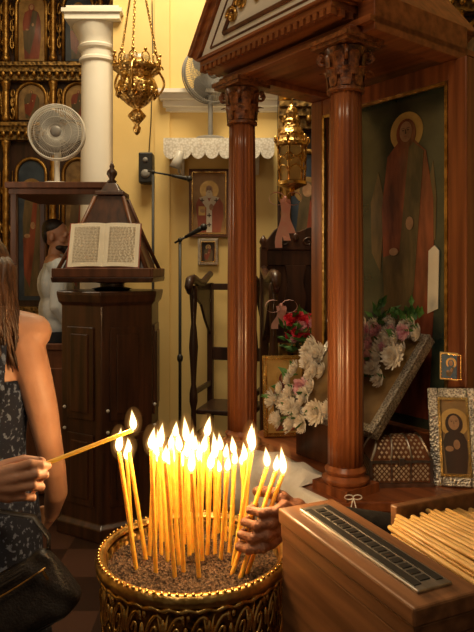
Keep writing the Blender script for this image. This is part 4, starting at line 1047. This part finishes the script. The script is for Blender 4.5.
# ================================================================= WOMAN
wx, wy = -.725, 1.72
t = thing('person', 'long-haired woman in a sleeveless navy patterned dress, seen from behind', 'person', (wx,wy,0), (0,0,.05)); t.scale = (.95,.95,.945)
arms = [dict(p=[(.142,-.01,1.375),(.174,-.015,1.27),(.194,-.01,1.18),(.210,.0,1.08),(.218,.03,.99),(.212,.085,.90),(.175,.18,.80)], r=[.057,.050,.046,.039,.036,.035,.025], hand=simple_hand((.175,.18,.80),(-.35,.8,-.4),(-1,0,0))),
        dict(p=[(-.168,0,1.385),(-.22,-.01,1.10),(-.20,.10,.86)], r=[.054,.042,.027], hand=simple_hand((-.20,.10,.86),(.1,.4,-1),(1,0,0)))]
bm = B(); human_parts(bm, -.1, arms, True, True)
o = obj('body', bm, skin, t, True); remesh(o, .006, 5)
bm = B(); prof = [(1.27,.150,.112),(1.20,.153,.118),(1.10,.142,.110),(1.02,.142,.112),(.93,.174,.135),(.85,.185,.145),(.7,.195,.16),(.55,.21,.17),(.45,.225,.185)]
rings = []
for z, rx, ry in prof:
    rings.append([bm.verts.new(((rx+.006*math.cos(9*a)*max(0,1-z))*math.cos(a), (ry+.01*math.cos(9*a)*max(0,1-z))*math.sin(a), z)) for a in [2*PI*k/64 for k in range(64)]])
for a, b_ in zip(rings, rings[1:]):
    for k in range(64): bm.faces.new((a[k], a[(k+1)%64], b_[(k+1)%64], b_[k]))
for x in (-.10,.10):
    prev = None
    for (y, z) in ((-.118,1.22),(-.120,1.29),(-.098,1.38),(-.05,1.46),(0.,1.475),(.05,1.43),(.10,1.34),(.115,1.25)):
        cur = (bm.verts.new((x-.020,y,z)), bm.verts.new((x+.020,y,z)))
        if prev: bm.faces.new((prev[0], prev[1], cur[1], cur[0]))
        prev = cur
o = obj('dress', bm, dress, t, True); so = o.modifiers.new('s','SOLIDIFY'); so.thickness = .004
bm = B(); hc = Vector((0,.01,1.565))
ell(bm, hc+Vector((0,-.02,.04)), (.100,.108,.10), sub=3); ell(bm, hc+Vector((0,-.045,-.05)), (.100,.07,.13), sub=3)
random.seed(9)
for i in range(150):
    a = PI*.90+PI*1.20*(i/149); x = .096*math.cos(a); y = -.015+.085*math.sin(a)
    ln = random.uniform(.22,.33); ph = random.uniform(0,6)
    pts = [hc+Vector((x*.8,y*.8,.07))]
    for j in range(1,10):
        f = j/9; pts.append(hc+Vector((x*(1.06+.38*f)+.006*math.sin(f*7+ph), y*1.08-.035*f-.03*math.sin(f*PI), .06-ln*f)))
    tube(bm, pts, [.010,.011,.011,.010,.009,.009,.008,.006,.005,.002], 6)
obj('hair', bm, hairm, t, True)
bp = V(34,592,1.52)
t = thing('shoulder_bag', 'black leather shoulder bag hanging at the hip of the woman', 'bag', (bp.x, bp.y, bp.z-.10), (0,-.5,.1)); t.scale = (.92,.9,.92)
bm = B(); bmesh.ops.create_icosphere(bm, subdivisions=5, radius=1)
def sg(x, e): return math.copysign(abs(x)**e, x)
for v in bm.verts:
    x, y, z = v.co; x, y, z = sg(x,.26), sg(y,.7), sg(z,.30)
    wq = 1-.08*z
    v.co = Vector((x*.15*wq, y*(.042-.018*z)+.004*math.sin(14*x+5*z)*.8, .10+z*.095-.014*(1-x*x)*(z>0)+.003*math.sin(9*x)))
obj('body', bm, leather, t, True)
bm = B(); tube(bm, [(-.125+.025*i,-.044-.002*math.sin(i/10*PI),.150-.006*math.sin(i/10*PI)) for i in range(11)], .0026, 6); obj('zip', bm, brass, t, True)
bm = B(); box(bm, (.118,-.048,.135), (.006,.004,.028)); obj('zip_pull', bm, gold, t)
bm = B(); prev = None
for (x, y, z) in ((.135,0,.165),(.15,.02,.20),(.13,.05,.26),(.03,.08,.33),(-.10,.10,.40),(-.22,.12,.47)):
    cur = (bm.verts.new((x-.003,y-.009,z)), bm.verts.new((x+.003,y+.009,z)))
    if prev: bm.faces.new((prev[0], prev[1], cur[1], cur[0]))
    prev = cur
o = obj('strap', bm, leather, t, True); so = o.modifiers.new('s','SOLIDIFY'); so.thickness = .003

# ================================================================= LIGHTS, WORLD, CAMERA
def light(name, typ, loc, e, col, size=.1, rot=None):
    l = bpy.data.lights.new(name, typ); l.energy = e; l.color = col
    if typ == 'AREA': l.size = size
    else: l.shadow_soft_size = size
    o = bpy.data.objects.new(name, l); C.objects.link(o); o.location = loc
    if rot: o.rotation_euler = rot
    return o
for px, py, D, e in ((124,428,1.36,1.5),(160,426,1.38,2.4),(195,424,1.40,2.9),(235,426,1.40,2.3),(272,442,1.37,1.6)):
    light('candle_glow', 'POINT', V(px,py,D), e, (1,.60,.26), .02)
light('unseen_overhead_light', 'AREA', (-.35,3.5,4.9), 100, (1,.80,.50), 1.2, (math.radians(24),0,0))  # unseen area light added overhead to brighten the back wall
light('unseen_overhead_light', 'AREA', (-2.4,5.6,4.9), 12, (1,.74,.42), 1.0)  # unseen area light added over the iconostasis
light('unseen_overhead_light', 'AREA', (-.6,.0,4.0), 26, (1,.77,.50), 1.2, (math.radians(30),0,math.radians(-16)))  # front fill added high above the camera, no real fixture
light('side_fill', 'POINT', (-2.0,3.3,1.95), 9, (1,.80,.56), .15)  # unseen point light added to brighten the man in the booth
w = bpy.data.worlds.new('World'); bpy.context.scene.world = w; w.use_nodes = True
bg = w.node_tree.nodes['Background']; bg.inputs[0].default_value = (1,.74,.48,1); bg.inputs[1].default_value = .10
cam = bpy.data.cameras.new('Camera'); co = bpy.data.objects.new('Camera', cam); C.objects.link(co)
co.location = (0,0,CZ); co.rotation_euler = (PI/2,0,0)
cam.sensor_fit = 'VERTICAL'; cam.sensor_height = 36; cam.lens = 36*F/632; cam.shift_y = -(316-HY)/632
cam.clip_start = .05
bpy.context.scene.camera = co
vs = bpy.context.scene.view_settings
vs.view_transform = 'Standard'; vs.exposure = .0
try: vs.look = 'None'
except Exception as e: print(e)
